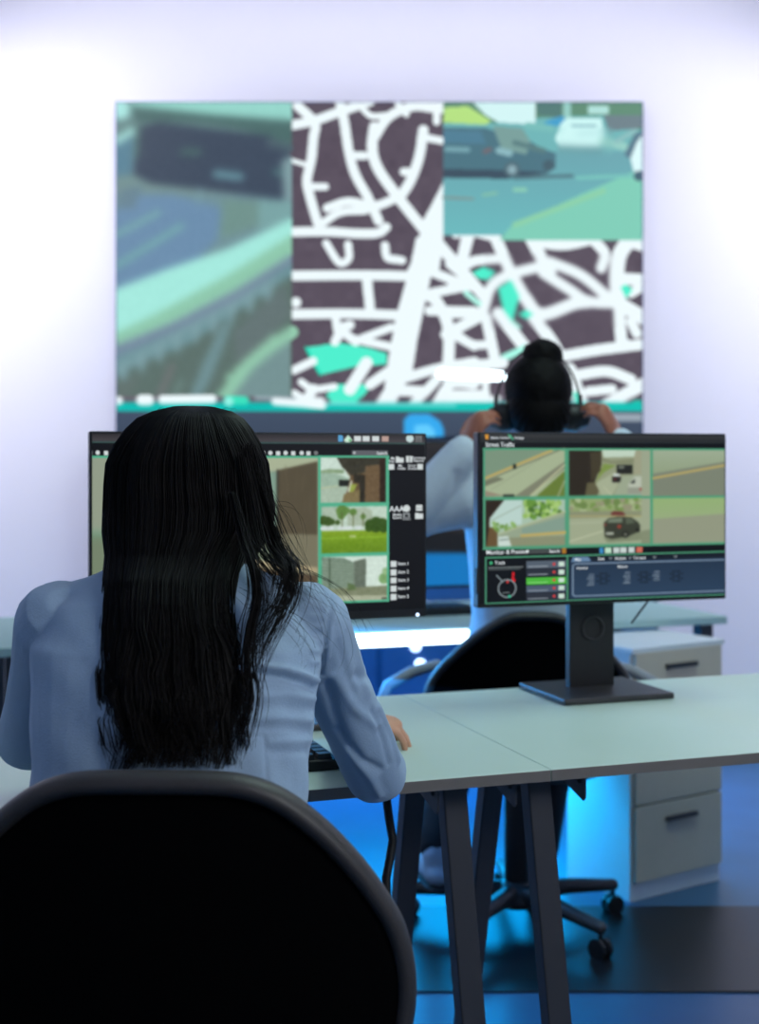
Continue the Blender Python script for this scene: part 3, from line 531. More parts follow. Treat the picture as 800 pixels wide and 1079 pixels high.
def office_chair(x, y, rz, top, seat_z, label, armrests=False):
    r = tag(empty('office_chair', (x, y, 0), rz), label, 'chair')
    Rm = Matrix.Rotation(rz, 3, 'Z'); G = lambda a, b, c: Vector((x,y,0))+Rm @ Vector((a,b,c))
    out = chair_outline(1 if armrests else 0)
    bk = lambda a: (a/.27)**2*.055
    # rim: a rounded band round the outline
    n = len(out); rm_ = MB(); vs = []; m = 10
    for i, (a, z) in enumerate(out):
        pa, pz = out[i-1]; na, nz = out[(i+1)%n]; t = Vector((na-pa, nz-pz)).normalized(); nr = Vector((-t.y, t.x))   # outward for clockwise order
        for k in range(m):
            an = 2*math.pi*k/m; o = math.cos(an)*.013-.013; d = math.sin(an)*.022
            vs.append(G(a+nr.x*o, bk(a)+d, top+z+nr.y*o))
    fs = [(i*m+k, i*m+(k+1)%m, ((i+1)%n)*m+(k+1)%m, ((i+1)%n)*m+k) for i in range(n) for k in range(m)]
    rm_.add(vs, fs); o = rm_.build('back_rim', M['rim'], r, smooth=True); sb = o.modifiers.new('s','SUBSURF'); sb.levels = sb.render_levels = 1
    # padded back: front and rear skins
    pn = MB(); vs = []; fs = []; q = 12
    for sgn in (-1, 1):
        base = len(vs)
        for i, (a, z) in enumerate(out):
            for k in range(q+1):
                f = k/q*.955; zz = -.21+(z+.21)*f; aa = a*f
                vs.append(G(aa, bk(aa)+sgn*(.006+.012*(1-f*f)), top+zz))
        for i in range(n):
            for k in range(q):
                a0 = base+i*(q+1)+k; a1 = base+((i+1)%n)*(q+1)+k; fs.append((a0,a0+1,a1+1,a1) if sgn < 0 else (a0,a1,a1+1,a0+1))
    for i in range(n):
        a0 = i*(q+1)+q; a1 = ((i+1)%n)*(q+1)+q; h = n*(q+1); fs.append((a0, a0+h, a1+h, a1))
    pn.add(vs, fs); pn.build('back_panel', M['panel'], r, smooth=True)
    MB().tube([G(0,.0,top-.36), G(0,-.03,top-.42), G(0,-.02,seat_z-.03), G(0,.12,seat_z-.055)], [.022,.022,.022,.02], 10, 1.4).build('back_support', M['black'], r, smooth=True)
    st = MB().rings([(0,0,-.045,.20,.20),(0,0,-.04,.235,.23),(0,0,-.01,.245,.24),(0,0,0.0,.235,.23),(0,0,.003,.20,.20)], 32, 3.2)
    st.v = [tuple(G(v[0], v[1]+.27, v[2]+seat_z)) for v in st.v]; st.build('seat', M['panel'], r, smooth=True)
    MB().tube([G(0,.25,seat_z-.06), G(0,.25,seat_z-.20)], .024, 14).build('gas_column', M['black'], r, smooth=True)
    MB().tube([G(0,.25,seat_z-.18), G(0,.25,.10)], .033, 14).build('column_sleeve', M['black'], r, smooth=True)
    MB().rings([(*G(0,.25,.06)[:2],.06,.05,.05),(*G(0,.25,0)[:2],.08,.055,.055),(*G(0,.25,0)[:2],.125,.036,.036)], 20).build('hub', M['base'], r, smooth=True)
    for k in range(5):
        a = math.radians(18+72*k); e = G(.29*math.cos(a), .25+.29*math.sin(a), .078); s0 = G(.03*math.cos(a), .25+.03*math.sin(a), .095)
        lg = MB().tube([s0, (s0+e)/2+ZZ*.004, e], [.026,.021,.016], 10).build('base_leg', M['base'], r, smooth=True)
        w = MB(); d = (e-s0).normalized(); tn = d.cross(ZZ).normalized(); e0 = Vector((e.x, e.y, .0265))
        w.tube([e0-tn*.018, e0-tn*.005], .026, 14, cap=False); w.tube([e0+tn*.005, e0+tn*.018], .026, 14, cap=False); w.tube([e0, e0+ZZ*.04], .006, 8)
        w.build('caster', M['black'], lg, smooth=False)
    if armrests:
        for sx in (-1, 1):
            p = [G(sx*.22,.16,seat_z-.045), G(sx*.34,.15,seat_z-.03), G(sx*.375,.14,seat_z+.03), G(sx*.345,.15,seat_z+.095), G(sx*.285,.17,seat_z+.125), G(sx*.215,.20,seat_z+.14)]
            MB().tube(p, [.012,.013,.014,.015,.015,.013], 12).build('armrest', M['armrest'], r, smooth=True)
    return r
office_chair((165-CX)*1.38/F, 1.36, math.radians(-1), .910, .47, 'large black office chair with grey rim, the long-haired woman sitting in it')
office_chair((560-CX)*3.25/F, 3.22, math.radians(3), .86, .56, 'black office chair at the second row, the headphone-wearing person sitting in it', True)

# ------------------------------------------------------------------ second row desk and its things
O2 = Vector((.14, 3.80, 0))
def D2(u, v, z): return O2+U*u+V*v+ZZ*z
d2 = tag(empty('second_row_desk', D2(0,.35,0), A), 'pale desk of the second row with a glowing tube under its front edge', 'desk')
MB().box(D2(-.1,.35,.728), 1.1, .35, .012, U, V).build('desktop', M['desk2'], d2, bevel=.002)
for u, v in ((-1.15,.06),(.95,.06),(-1.15,.64),(.95,.64)): MB().box(D2(u,v,.357), .022, .022, .357, U, V).build('leg', M['steel'], d2)
MB().box(D2(-.1,.62,.67), 1.03, .009, .045, U, V).build('rear_rail', M['steel'], d2)
tb = tag(empty('led_tube', D2(-.35,-.015,.69)), 'long bright white tube glowing below the front edge of the second-row desk', 'lamp')
MB().tube([D2(-1.0,-.032,.720), D2(.105,-.032,.720)], .0185, 16).build('tube', M['tube'], tb, smooth=True)
for u in (-.9,-.4,.05): MB().box(D2(u,-.008,.711), .01, .02, .004, U, V).build('clip', M['white'], tb)
# monitor of the second row (mostly behind the sitter)
m2 = tag(empty('monitor', D2(.12,.56,.74), A), 'out-of-focus monitor with a bright blue lower screen behind the sitter with the bun', 'monitor')
MB().box(D2(.12,.56,1.045), .30, .015, .245, U, V).build('housing', M['bezel'], m2, bevel=.004)
c2 = Canvas(380,440,620,640,1.5,(30,32,36)); c2.rect(380,440,620,500,(44,43,46)); c2.rect(380,462,620,470,(62,58,58)); c2.rect(380,500,620,560,(58,52,46)); c2.rect(380,583,620,621,(24,122,196)); c2.rect(380,621,620,640,(150,180,190)); c2.blur(380,440,620,640,1.5)
display('display', D2(.12-.295,.56-.0158,1.28), U, .59, .47, 100, 80, c2, M['display'], m2)
MB().box(D2(.12,.56,.746), .11, .09, .006, U, V).build('stand_base', M['white'], m2, bevel=.002); MB().box(D2(.12,.585,.85), .03, .008, .10, U, V).build('stand_neck', M['black'], m2)
k2 = tag(empty('keyboard', D2(.06,.36,.741), A), 'dark blurred keyboard lying on the second-row desk', 'keyboard')
MB().box(D2(.06,.36,.751), .22, .07, .010, U, V).build('case', M['black'], k2, bevel=.003)
for j in range(4):
    for i in range(14): MB().box(D2(-.15+i*.0305,.315+j*.031,.764), .0125, .012, .004, U, V).build('key', M['base'], k2)

# pedestal cabinet lit cyan
cc = Vector((.70, 3.65, 0)); ang = math.radians(33.5); cu = Vector((math.cos(ang), math.sin(ang), 0)); cv = Vector((-math.sin(ang), math.cos(ang), 0)); CP = lambda a, b, z: cc+cu*a+cv*b+ZZ*z
cab = tag(empty('pedestal_cabinet', CP(.18,.15,0), ang), 'white pedestal cabinet with its side lit cyan, right of the desk legs', 'cabinet')
MB().box(CP(.18,.14,.345), .18, .13, .345, cu, cv).build('body', M['white'], cab, bevel=.002)
for k in range(3):
    z = .05+.110+k*.214; d = MB().box(CP(.18,.003,z), .172, .009, .104, cu, cv).build('drawer', M['beige'], cab, bevel=.002)
    MB().box(CP(.18,-.014,z+.06), .06, .006, .006, cu, cv).build('handle', M['steel'], d)
MB().box(CP(.18,.14,.698), .185, .145, .008, cu, cv).build('top', M['white'], cab, bevel=.002)
# mat under the second-row chair
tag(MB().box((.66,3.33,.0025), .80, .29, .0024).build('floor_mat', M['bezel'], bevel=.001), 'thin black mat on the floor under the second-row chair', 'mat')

# ------------------------------------------------------------------ people
def hand(mb, wrist, knuckle_dir, palm_n, size=1.0, curl=(.5,.5,.5,.5), spread=.10, thumb_side=1, lead=.0):
    """palm + five separate bent fingers; knuckle_dir = from wrist to knuckles, palm_n = out of the back of the hand"""
    f = Vector(knuckle_dir).normalized(); n = Vector(palm_n); n = (n-f*n.dot(f)).normalized(); sd = f.cross(n)*thumb_side   # towards the thumb
    w = Vector(wrist); s = size
    mb.tube([w-f*.012*s, w+f*.02*s, w+f*.05*s, w+f*.078*s], [.021*s,.026*s,.033*s,.031*s], 14, .48, up=n, cap=True)
    for i, (off, L, r) in enumerate(((.026,.072,.0083),(.009,.080,.0087),(-.009,.074,.0083),(-.026,.060,.0074))):
        b = w+f*(.072-.004*abs(i-1))*s+sd*off*s; d = (f+sd*spread*(1.2-i)*.8).normalized(); c = curl[i]; pts = [b-f*.012*s, b]; p = b; an = 0
        for seg, q in ((.45,.7),(.31,1.1),(.24,.8)):
            an += c*q; dd = d*math.cos(an)-n*math.sin(an); p = p+dd*L*seg*s; pts.append(p)
        mb.tube(pts, [r*1.05*s, r*1.08*s, r*s, r*.94*s, r*.8*s], 10)
    b = w+f*.020*s+sd*.022*s; p1 = b+(f*.55+sd*.75-n*.2).normalized()*.034*s; p2 = p1+(f*.85+sd*.35-n*.3).normalized()*.028*s; p3 = p2+(f*.95+sd*.05-n*.3).normalized()*.022*s
    mb.tube([b-sd*.008*s, b, p1, p2, p3], [.013*s,.0125*s,.0105*s,.0095*s,.0078*s], 10)
def head(mb, c, s=1.0, fwd=Vector((0,1,0)), neck=None):
    """skull, face features and ears; fwd = where the face looks"""
    f = fwd.normalized(); x = f.cross(ZZ).normalized(); u = x.cross(f).normalized(); Q = lambda a, b, d: c+x*a*s+f*b*s+u*d*s
    R = Matrix((x, f, u)).transposed()
    mb.ball(Q(0,-.008,.022), .074*s, .093*s, .088*s, 22, R); mb.ball(Q(0,.030,-.040), .056*s, .060*s, .072*s, 18, R); mb.ball(Q(0,.050,-.092), .028*s, .026*s, .022*s, 12, R)
    mb.tube([Q(0,.088,.012), Q(0,.100,-.012), Q(0,.108,-.030)], [.008*s,.010*s,.013*s], 10); mb.ball(Q(.010,.098,-.033), .008*s); mb.ball(Q(-.010,.098,-.033), .008*s)
    mb.tube([Q(-.022,.082,-.062), Q(0,.092,-.058), Q(.022,.082,-.062)], [.005*s,.008*s,.005*s], 8); mb.tube([Q(-.018,.084,-.071), Q(0,.092,-.072), Q(.018,.084,-.071)], [.005*s,.009*s,.005*s], 8)
    for k in (-1, 1):
        mb.ball(Q(k*.074,-.005,-.008), .008*s, .019*s, .031*s, 12, R); mb.tube([Q(k*.014,.086,.026), Q(k*.032,.084,.031), Q(k*.048,.072,.026)], .005*s, 8)
    return Q
def eyes(Q, s, parent):
    e = MB(); [e.ball(Q(k*.031,.074,.008), .012*s) for k in (-1, 1)]; e.build('eyes', M['eye'], parent, smooth=True)
def shoe(a, d, parent):
    """a = ankle/heel point on the floor, d = direction of the toes"""
    d = Vector(d).normalized(); a = Vector(a); t = MB().tube([a-d*.02+ZZ*.045, a+d*.06+ZZ*.045, a+d*.13+ZZ*.034, a+d*.19+ZZ*.028], [.036,.040,.040,.032], 14, .8, up=ZZ)
    t.tube([a+ZZ*.05, a+ZZ*.095], [.036,.040], 14); o = link('shoe', t.remesh(.007), M['shoe'], parent, True)
    MB().tube([a-d*.02+ZZ*.012, a+d*.06+ZZ*.012, a+d*.13+ZZ*.012, a+d*.195+ZZ*.012], [.038,.040,.043,.034], 14, .28, up=ZZ).build('sole', M['sole'], o, smooth=True)
    return o
def seg_d(co, a, b):
    a = np.array(a); b = np.array(b); ab = b-a; t = np.clip(((co-a)@ab)/(ab@ab), 0, 1); return np.linalg.norm(co-a-t[:,None]*ab, axis=1), t
def folds(specs):
    def fn(co, no):
        d = np.zeros(len(co))
        for a, b, w, h in specs:
            r, t = seg_d(co, a, b); d += h*np.exp(-(r/w)**2)
        return d
    return fn

# ---- woman at the front desk, seen from behind
w1 = tag(empty('person', (-.25, 1.55, 0)), 'person with very long dark hair in a light blue shirt, seated in the foreground chair', 'person')
SH = Vector((-.092,1.675,1.018)); EL = Vector((-.004,1.862,.787)); WR = Vector((-.058,2.215,.788))
SHL = Vector((-.408,1.675,1.018)); ELL = Vector((-.50,1.87,.832)); WRL = Vector((-.40,2.05,.80))
def torso(mb, g=0.0):
    mb.rings([(-.25,1.52,.50,.155+g,.10+g),(-.25,1.53,.57,.180+g,.118+g),(-.25,1.54,.66,.176+g,.115+g),(-.25,1.545,.74,.166+g,.104+g),(-.25,1.555,.80,.160+g,.096+g),(-.25,1.58,.87,.162+g,.098+g),(-.25,1.605,.94,.170+g,.100+g),(-.25,1.63,1.00,.176+g,.094+g),(-.25,1.655,1.05,.150+g,.078+g),(-.25,1.675,1.085,.100+g,.062+g),(-.25,1.69,1.115,.062+g,.052+g)], 36)
def arm(mb, s, e, w, g=0.0, cuff=False, mid=.046):
    mb.tube([s+Vector((0,-.005,.004)), s.lerp(e,.30), s.lerp(e,.68), e, e.lerp(w,.22), e.lerp(w,.60), w if not cuff else e.lerp(w,.96)], [.052+g,mid+g,.039+g,.041+g,.041+g,.032+g,(.023 if not cuff else .026)+g], 20)
b1 = MB(); torso(b1, -.008)
b1.tube([Vector((-.25,1.67,1.06)), Vector((-.25,1.73,1.14))], [.05,.048], 14)
arm(b1, SH, EL, WR, -.010); arm(b1, SHL, ELL, WRL, -.010)
hand(b1, WR, (.86,.40,-.10), (.12,-.05,1), .98, (.40,.42,.45,.5), .22, -1)
hand(b1, WRL, (.25,.95,-.08), (0,.1,1), .95, (.35,.35,.38,.4), .08, 1)
hc = Vector((-.262, 1.785, 1.185)); Qh = head(b1, hc, 1.0, Vector((.05,1,-.12)))
for k in (-1, 1): b1.tube([Vector((-.25+k*.095,1.52,.55)), Vector((-.25+k*.13,1.96,.56)), Vector((-.25+k*.14,1.99,.50)), Vector((-.25+k*.14,1.93,.12))], [.078,.060,.055,.036], 16)
body = link('body', b1.remesh(.0042, 3), M['skin'], w1, True)
eyes(Qh, 1, body)
s1 = MB(); torso(s1, .004); arm(s1, SH, EL, WR, .003, True, .043); arm(s1, SHL, ELL, WRL, .003, True, .045)
s1.tube([Vector((-.25,1.675,1.08)), Vector((-.25,1.70,1.125))], [.066,.060], 16)
for sh, k in ((SH,1),(SHL,-1)): s1.tube([Vector((-.25+k*.07,1.665,1.055)), sh+Vector((-k*.03,0,.010)), sh+Vector((-k*.004,.004,.002))], [.044,.048,.052], 16)
sm = s1.remesh(.0034, 5)
from mathutils.bvhtree import BVHTree
sbm = bmesh.new(); sbm.from_mesh(sm); bvh = BVHTree.FromBMesh(sbm)
def on_shirt(px, py):
    d = Vector(((px-CX)/F, 1, (HY-py)/F)).normalized(); return bvh.ray_cast(Vector((0,0,CZ)), d)[0]
def crease(pts, w, h):                     # follow the cloth between points measured on the photograph
    out = []
    for (x0,y0), (x1,y1) in zip(pts, pts[1:]):
        n = max(2, int(math.hypot(x1-x0, y1-y0)/4))
        for i in range(n+1):
            q = on_shirt(x0+(x1-x0)*i/n, y0+(y1-y0)*i/n)
            if q is not None: out.append((q, math.sin(math.pi*min(1,max(0,(i/n))))*.0+1))
    return [tuple(q) for q, _ in out], w, h
cr = [crease([(353,618),(348,640),(345,665),(342,690),(339,712)], .0022, -.0045), crease([(357,618),(352,642),(349,668),(346,694)], .003, .0022),
      crease([(345,612),(320,598),(296,596)], .0022, -.0022),
      crease([(250,706),(275,702),(300,706),(322,712),(337,719)], .0045, .0075), crease([(250,713),(275,710),(300,714),(322,721),(336,727)], .005, -.0065),
      crease([(262,735),(300,731),(332,736)], .005, .003), crease([(262,746),(300,744),(332,748)], .005, -.003), crease([(265,757),(300,756),(331,760)], .0045, .003), crease([(265,768),(300,767),(330,771)], .0045, -.0025),
      crease([(285,782),(328,780)], .004, .0022), crease([(285,792),(328,792)], .004, -.0022), crease([(260,774),(279,776),(281,830)], .002, -.0022),
      crease([(345,722),(352,750),(362,775)], .006, -.004), crease([(352,712),(372,745),(398,765)], .007, .004), crease([(356,770),(380,800),(402,812)], .006, -.004), crease([(366,790),(392,822),(400,838)], .006, .004),
      crease([(398,745),(412,775),(420,800)], .006, .0045), crease([(392,750),(404,780),(410,805)], .005, -.0035), crease([(380,700),(394,704)], .009, .006), crease([(375,712),(393,716)], .007, -.004), crease([(362,640),(378,690),(388,730)], .009, .003), crease([(352,660),(362,700),(372,730)], .007, -.0025)]
for k in range(11):
    y = 642+k*6; cr.append(crease([(327,y+1),(340,y+2)], .0018, .0015 if k%2 else -.0015))
def shirt_fn(co, no):
    d = .0010*np.sin(co[:,2]*60+co[:,0]*90+co[:,1]*70)
    for pts, w, h in cr:
        if len(pts) < 2: continue
        p = np.array(pts); r = np.full(len(co), 1e9)
        near = np.where(np.all((co > p.min(0)-.03) & (co < p.max(0)+.03), axis=1))[0]
        rr = np.full(len(near), 1e9)
        for a, b in zip(p, p[1:]):
            if np.linalg.norm(b-a) < .03: rr = np.minimum(rr, seg_d(co[near], a, b+1e-6)[0])
        d[near] += h*np.exp(-(rr/w)**2)
    return d
displace(sm, shirt_fn)
shirt = link('shirt', sm, M['shirt'], w1, True)
cf = MB()
for e, w in ((EL,WR),(ELL,WRL)): cf.tube([e.lerp(w,.84), e.lerp(w,.975)], [.0315,.0305], 20, cap=False)
cf.build('cuff', M['shirt'], shirt, smooth=True, bevel=.001)
tr = MB()
for k in (-1, 1): tr.tube([Vector((-.25+k*.090,1.51,.565)), Vector((-.25+k*.13,1.96,.56)), Vector((-.25+k*.14,1.995,.50)), Vector((-.25+k*.14,1.94,.13))], [.090,.070,.066,.055], 18)
tr.rings([(-.25,1.52,.49,.15,.10),(-.25,1.52,.55,.186,.126),(-.25,1.53,.62,.186,.124),(-.25,1.535,.65,.15,.10)], 30)
link('trousers', tr.remesh(.008, 4), M['trouser'], w1, True)
for k in (-1, 1): shoe((-.25+k*.14,1.93,0), (k*.1,1,0), w1)

# hair: a smooth inner volume and several thousand strands flowing over it
HR = [(428,204,14,1.800,.030),(433,204,38,1.800,.062),(442,201,54,1.800,.082),(458,199,65,1.795,.095),(480,198,71.5,1.790,.103),(505,198,74,1.785,.108),(535,200,77,1.775,.110),(560,198,76,1.745,.100),(585,191,66,1.71,.085),(615,184,62,1.655,.078),(655,183,64,1.615,.075),(700,187,74,1.585,.072),(740,188,75,1.56,.066),(775,186,72,1.545,.060),(806,184,68,1.535,.054)]
HR = np.array(HR, float)
def hair_ring(y): return [np.interp(y, HR[:,0], HR[:,k]) for k in (1,2,3,4)]
def hair_pt(y, th, lift=0, dx=0):
    c, hw, yc, dh = hair_ring(y); D = yc-dh*math.cos(th); r = hw+dx
    p = W(c, y, yc); X = p.x+(hw*yc/F+lift)*math.sin(th)+dx*yc/F; Y = yc-(dh+lift)*math.cos(th)
    z = CZ-(y-HY)*Y/F if y > 445 else CZ-(y-HY)*yc/F
    return Vector((X, Y, z))
vol = MB(); rg = []
for y in (430,434,442,458,480,505,535,560,590,620,660,700,740,775,800):
    c, hw, yc, dh = hair_ring(y); rg.append(((c-CX)*yc/F, yc, CZ-(y-HY)*(yc-dh*.75)/F, max(.004,hw*yc/F-.010), max(.004, dh-.008)))
rg2 = []
for r in rg: rg2.append(r)
vs = MB(); vs.rings(rg2, 36)
hm = vs.mesh('hair'); displace(hm, lambda co, no: .0025*np.sin(np.arctan2(co[:,0]+.26, 1.8-co[:,1])*40))
hair = link('hair', hm, M['hair'], w1, True)
cu = bpy.data.curves.new('hair_strands', 'CURVE'); cu.dimensions = '3D'; cu.bevel_depth = .00055; cu.bevel_resolution = 0; cu.resolution_u = 1
def spline(pts, rad=1.0, tip=.3):
    sp = cu.splines.new('POLY'); n = len(pts); sp.points.add(n-1)
    sp.points.foreach_set('co', [v for p in pts for v in (p.x, p.y, p.z, 1)])
    sp.points.foreach_set('radius', [rad*(1-(1-tip)*(i/(n-1))**3) for i in range(n)])
ys = [429,434,441,452,468,488,510,535,560,585,610,635,660,685,710,735,760,785,806]
locks = [(random.uniform(-1.75,1.75), random.uniform(.0,.011), random.uniform(0,6.28), random.uniform(.4,1.0)) for _ in range(150)]
for k in range(3600):
    th0, lf, ph, am = locks[k%len(locks)]; th0 += random.gauss(0,.045); lf2 = lf+random.uniform(0,.006); end = random.choice((19,19,19,18,18,17,16,14))
    pts = []
    for y in ys[:end]:
        q = max(0, (y-600)/200); q0 = min(1, (y-428)/60)
        th = th0*(.85+.15*q0)+.17*am*q*math.sin(ph+y*.052)+.02*math.sin(ph*2+y*.02)
        pts.append(hair_pt(y+.5+(ph-3)*3*max(0,q-.6), th, (lf2*q0)+.012*am*q*math.sin(ph*1.7+y*.06)))
    spline(pts, random.uniform(.9,1.7))
# right-hand locks: they leave the head, lie over the shoulder and sweep back down
def G3(pts, n=18):                                            # Catmull-Rom through photo-measured points
    P = [W(*p) for p in pts]; P = [P[0]*2-P[1]]+P+[P[-1]*2-P[-2]]; out = []
    for i in range(1, len(P)-2):
        for k in range(5):
            t = k/5; a, b, c, d = P[i-1:i+3]; out.append(.5*((2*b)+(c-a)*t+(2*a-5*b+4*c-d)*t*t+(3*b-a-3*c+d)*t**3))
    return out+[P[-2]]
def lock(guide, n, sx, grow=1.0, rad=1.1):
    base = G3(guide)
    for _ in range(n):
        a = Vector((random.gauss(0,sx), random.uniform(-.004,.006), random.gauss(0,sx*.6))); b = Vector((random.gauss(0,sx), 0, random.gauss(0,sx*.6)))*grow
        m = len(base)-1; cut = random.randint(int(m*.7), m); spline([p+a*(.5+.5*math.sin(math.pi*i/m))+b*(i/m)**2 for i, p in enumerate(base[:cut+1])], rad*random.uniform(.7,1.2))
lock([(262,470,1.72),(270,505,1.72),(280,550,1.70),(292,580,1.68),(306,600,1.60),(302,630,1.57),(285,662,1.54),(268,700,1.52),(258,745,1.50)], 85, .006, 2.0)
lock([(255,480,1.70),(264,530,1.68),(272,575,1.64),(288,596,1.595),(300,612,1.585),(292,645,1.56),(276,672,1.54),(268,690,1.53)], 40, .008, 2.2)
lock([(245,520,1.66),(258,570,1.62),(268,600,1.575),(272,630,1.56),(266,660,1.54),(262,700,1.52),(266,735,1.50),(256,775,1.49),(248,800,1.485)], 60, .005, 1.6)
lock([(266,480,1.73),(278,530,1.72),(290,570,1.70),(304,598,1.66),(309,606,1.62)], 60, .006, 2.0, .8)
for k in range(30):                                           # single fly-away hairs
    x = random.uniform(255,268); e = random.uniform(0,1)
    lock([(x,470+20*e,1.72),(x+18,520,1.71),(x+32+8*e,560+10*e,1.69),(x+38+26*e,605+20*e,1.63),(x+40+50*e,640+30*e,1.585)], 1, .006, 3, .42)
for pts in ([(300,590,1.66),(340,640,1.60),(352,690,1.64),(330,720,1.60)],[(272,600,1.60),(300,615,1.57),(340,640,1.60),(380,680,1.68)],[(285,530,1.72),(302,535,1.72),(310,560,1.70),(306,600,1.66)],[(300,590,1.66),(360,620,1.62),(385,660,1.68),(396,690,1.72)],[(255,620,1.56),(290,640,1.55),(320,670,1.57),(300,700,1.53)],[(262,640,1.55),(300,650,1.55),(335,690,1.60),(325,735,1.56)]):
    lock(pts, 5, .009, 2.5, .40)
for k in range(40):                                           # crown wisps
    x = random.uniform(160,245); lock([(x,436,1.76),(x+6,430,1.78),(x+random.uniform(8,22),431+abs(x+10-203)*.06,1.78)], 1, .002, 1, .4)
cu.materials.append(M['strand']); so = bpy.data.objects.new('hair_strands', cu); COL.objects.link(so); bpy.context.view_layer.update(); so.parent = hair; so.matrix_parent_inverse = hair.matrix_world.inverted()
so['kind'] = 'stuff'

# ---- person in the second row, with bun and headphones
X2, Y2 = .405, 3.42
w2 = tag(empty('person', (X2, Y2, 0)), 'person with a hair bun and pale shirt holding the headphones with both hands', 'person')
S2, E2, R2 = Vector((X2-.150,3.43,1.155)), W(424,552,3.36), W(491,474,3.34)
S2r, E2r, R2r = Vector((X2+.150,3.43,1.155)), W(710,552,3.36), W(651,466,3.34)
def torso2(mb, g=0.0):
    mb.rings([(X2,3.42,.60,.16+g,.11+g),(X2,3.42,.70,.18+g,.12+g),(X2,3.42,.82,.158+g,.10+g),(X2,3.43,.95,.165+g,.10+g),(X2,3.435,1.08,.178+g,.105+g),(X2,3.44,1.16,.170+g,.095+g),(X2,3.44,1.22,.125+g,.075+g),(X2,3.44,1.26,.075+g,.06+g)], 32)
b2 = MB(); torso2(b2,-.008); b2.tube([Vector((X2,3.44,1.2)), Vector((X2+.005,3.46,1.34))], [.056,.052], 14)
for s_, e_, r_, k in ((S2,E2,R2,-1),(S2r,E2r,R2r,1)):
    arm(b2, s_, e_, r_, -.008)
    hand(b2, r_, Vector((-k*.40,.02,.92)), Vector((k*.75,-.55,.3)), 1.0, (.55,.6,.6,.65), .10, k)
h2 = Vector((X2+.01, 3.46, 1.385)); Q2 = head(b2, h2, 1.02)
KN = {-1: (Vector((.25,3.80,.60)), Vector((.25,3.81,.55)), Vector((.15,3.46,.20))), 1: (Vector((.52,3.80,.60)), Vector((.52,3.81,.55)), Vector((.44,3.62,.13)))}
for k in (-1, 1): b2.tube([Vector((X2+k*.09,3.42,.64)), *KN[k]], [.078,.060,.055,.034], 14)
body2 = link('body', b2.remesh(.0055, 3), M['skin2'], w2, True); eyes(Q2, 1.02, body2)
t2 = MB(); torso2(t2,.008); arm(t2,S2,E2,R2,.020,True,.062); arm(t2,S2r,E2r,R2r,.020,True,.062); t2.tube([Vector((X2,3.44,1.23)),Vector((X2,3.45,1.285))],[.072,.066],16)
t2m = t2.remesh(.006, 5)
displace(t2m, folds([(tuple(W(482,500,3.3)),tuple(W(478,560,3.32)),.012,-.010),(tuple(W(455,520,3.32)),tuple(W(500,492,3.34)),.012,-.010),(tuple(W(495,560,3.32)),tuple(W(520,590,3.3)),.010,.008)]))
shirt2 = link('shirt', t2m, M['shirt2'], w2, True)
p2 = MB(); p2.rings([(X2,3.42,.575,.15,.10),(X2,3.42,.64,.188,.126),(X2,3.42,.72,.184,.124)], 28)
for k in (-1, 1): p2.tube([Vector((X2+k*.09,3.42,.65)), KN[k][0], KN[k][1], KN[k][2]+Vector((0,.01,.02))], [.092,.078,.072,.052], 16)
link('trousers', p2.remesh(.009, 4), M['trouser'], w2, True)
shoe((.15,3.45,.105), (-.15,1,0), w2); shoe((.44,3.61,.0), (.2,1,0), w2)
hb = MB(); hb.ball(h2+Vector((0,-.018,.030)), .089, .100, .094, 26); hb.ball(h2+Vector((0,-.045,-.028)), .083, .068, .080, 22); hb.tube([h2+Vector((0,-.04,-.06)), h2+Vector((0,-.03,-.12))], [.060,.045], 16)
bn = W(572,375,3.43)
hm2 = hb.remesh(.006, 3); displace(hm2, lambda co, no: .0015*np.sin(np.arctan2(co[:,0]-h2.x, co[:,2]-h2.z-.06)*46))
hair2 = link('hair', hm2, M['hair2'], w2, True)
bb = MB(); bb.ball(bn, .054, .046, .044, 20)
for k in range(5):
    a = k*1.25; bb.tube([bn+Vector((math.cos(a+i*.5)*(.044-.004*i), -.014*i+.02, math.sin(a+i*.5)*(.036-.003*i))) for i in range(5)], [.013,.015,.014,.012,.008], 10)
link('bun', bb.remesh(.005, 2), M['hair2'], hair2, True)
hp = tag(empty('headphones', h2), 'dark over-ear headphones with a thin band on the person with the bun', 'headphones')
c0 = h2+Vector((.001,-.004,-.035)); band = [c0+Vector((math.cos(t)*.112, 0, math.sin(t)*.172)) for t in [math.pi*k/28 for k in range(29)]]
MB().tube(band, .0028, 8).build('headband', M['black'], hp, smooth=True)
for k in (-1, 1):
    c = c0+Vector((k*.090,0,-.010))
    MB().tube([c-Vector((k*.013,0,0)), c+Vector((k*.010,0,0)), c+Vector((k*.020,0,0))], [.036,.038,.030], 20).build('ear_cup', M['black'], hp, smooth=True)
    MB().tube([c0+Vector((k*.112,0,-.002)), c0+Vector((k*.110,0,.045))], .006, 8).build('slider', M['base'], hp, smooth=True)

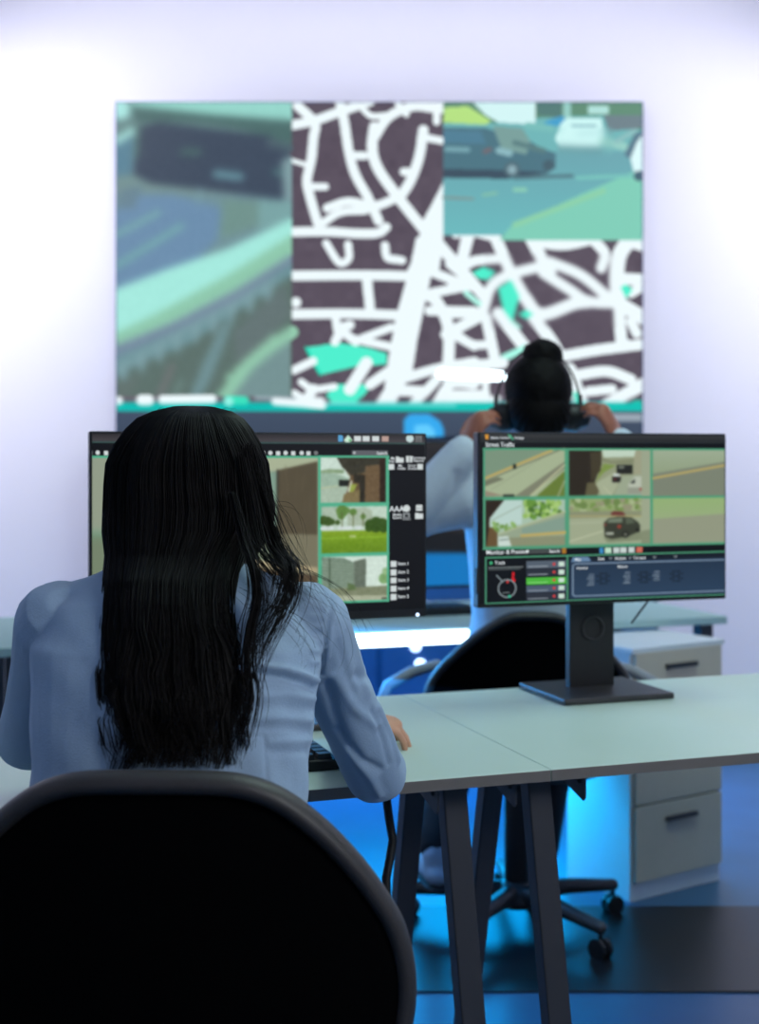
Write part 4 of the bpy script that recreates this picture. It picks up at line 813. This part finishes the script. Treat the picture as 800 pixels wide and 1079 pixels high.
# ------------------------------------------------------------------ light
def area(name, loc, target, size, power, col, sy=None, spread=180):
    l = bpy.data.lights.new(name, 'AREA'); l.energy = power; l.color = col; l.shape = 'RECTANGLE'; l.size = size; l.size_y = sy or size; l.spread = math.radians(spread)
    o = bpy.data.objects.new(name, l); COL.objects.link(o); o.location = loc; o.rotation_euler = (Vector(target)-Vector(loc)).to_track_quat('-Z','Y').to_euler(); return o
area('wall_wash_left', (-2.1,4.4,3.2), (-2.1,5.65,1.3), 1.6, 27, (.95,.93,1), .3, 110)  # wall washes: added lamps out of view that brighten the back wall
area('wall_wash_right', (2.35,4.4,3.2), (2.35,5.65,1.3), 1.8, 27, (.95,.93,1), .3, 110)
area('wall_wash_top', (0,5.0,3.25), (0,5.65,2.9), 3.4, 9, (.95,.93,1), .2, 120)
area('key_light', (1.7,.35,2.1), (-.1,1.7,.95), .8, 24, (.93,.97,1))
area('desk_light', (.9,2.7,2.9), (.5,2.4,.74), .9, 20, (.72,1,.90))
area('blue_floor_light', (.1,5.1,.66), (.2,3.9,0), 2.2, 40, (.0,.40,1), .3)
area('blue_console_light', (-.3,4.75,.62), (-.1,5.3,.3), 1.6, 6, (.0,.36,1), .2)
area('cyan_side_light', (.20,3.98,.36), (.63,3.78,.30), .3, 4.2, (.0,.42,.95), .5, 130)
area('blue_front_light', (.3,3.25,.66), (.25,3.2,0), .8, 3, (.0,.32,1), .4)
area('blue_rim_light', (-.35,3.75,.95), (.1,3.3,.68), .25, 4.5, (.0,.36,1), .25, 120)
w = bpy.data.worlds.new('World'); SC.world = w; w.use_nodes = True; w.node_tree.nodes['Background'].inputs[0].default_value = (.5,.6,.8,1); w.node_tree.nodes['Background'].inputs[1].default_value = .05

# ------------------------------------------------------------------ camera
cam = bpy.data.cameras.new('camera'); co = bpy.data.objects.new('camera', cam); COL.objects.link(co); SC.camera = co
co.location = (0,0,CZ); co.rotation_euler = (math.radians(90),0,0); cam.sensor_width = 36; cam.sensor_fit = 'AUTO'; cam.lens = F*36/1079; cam.shift_y = -(539.5-HY)/1079; cam.clip_start = .05
cam.dof.use_dof = True; cam.dof.focus_distance = 1.8; cam.dof.aperture_fstop = cam.lens/1000/.0125
SC.view_settings.view_transform = 'Standard'; SC.view_settings.look = 'None'
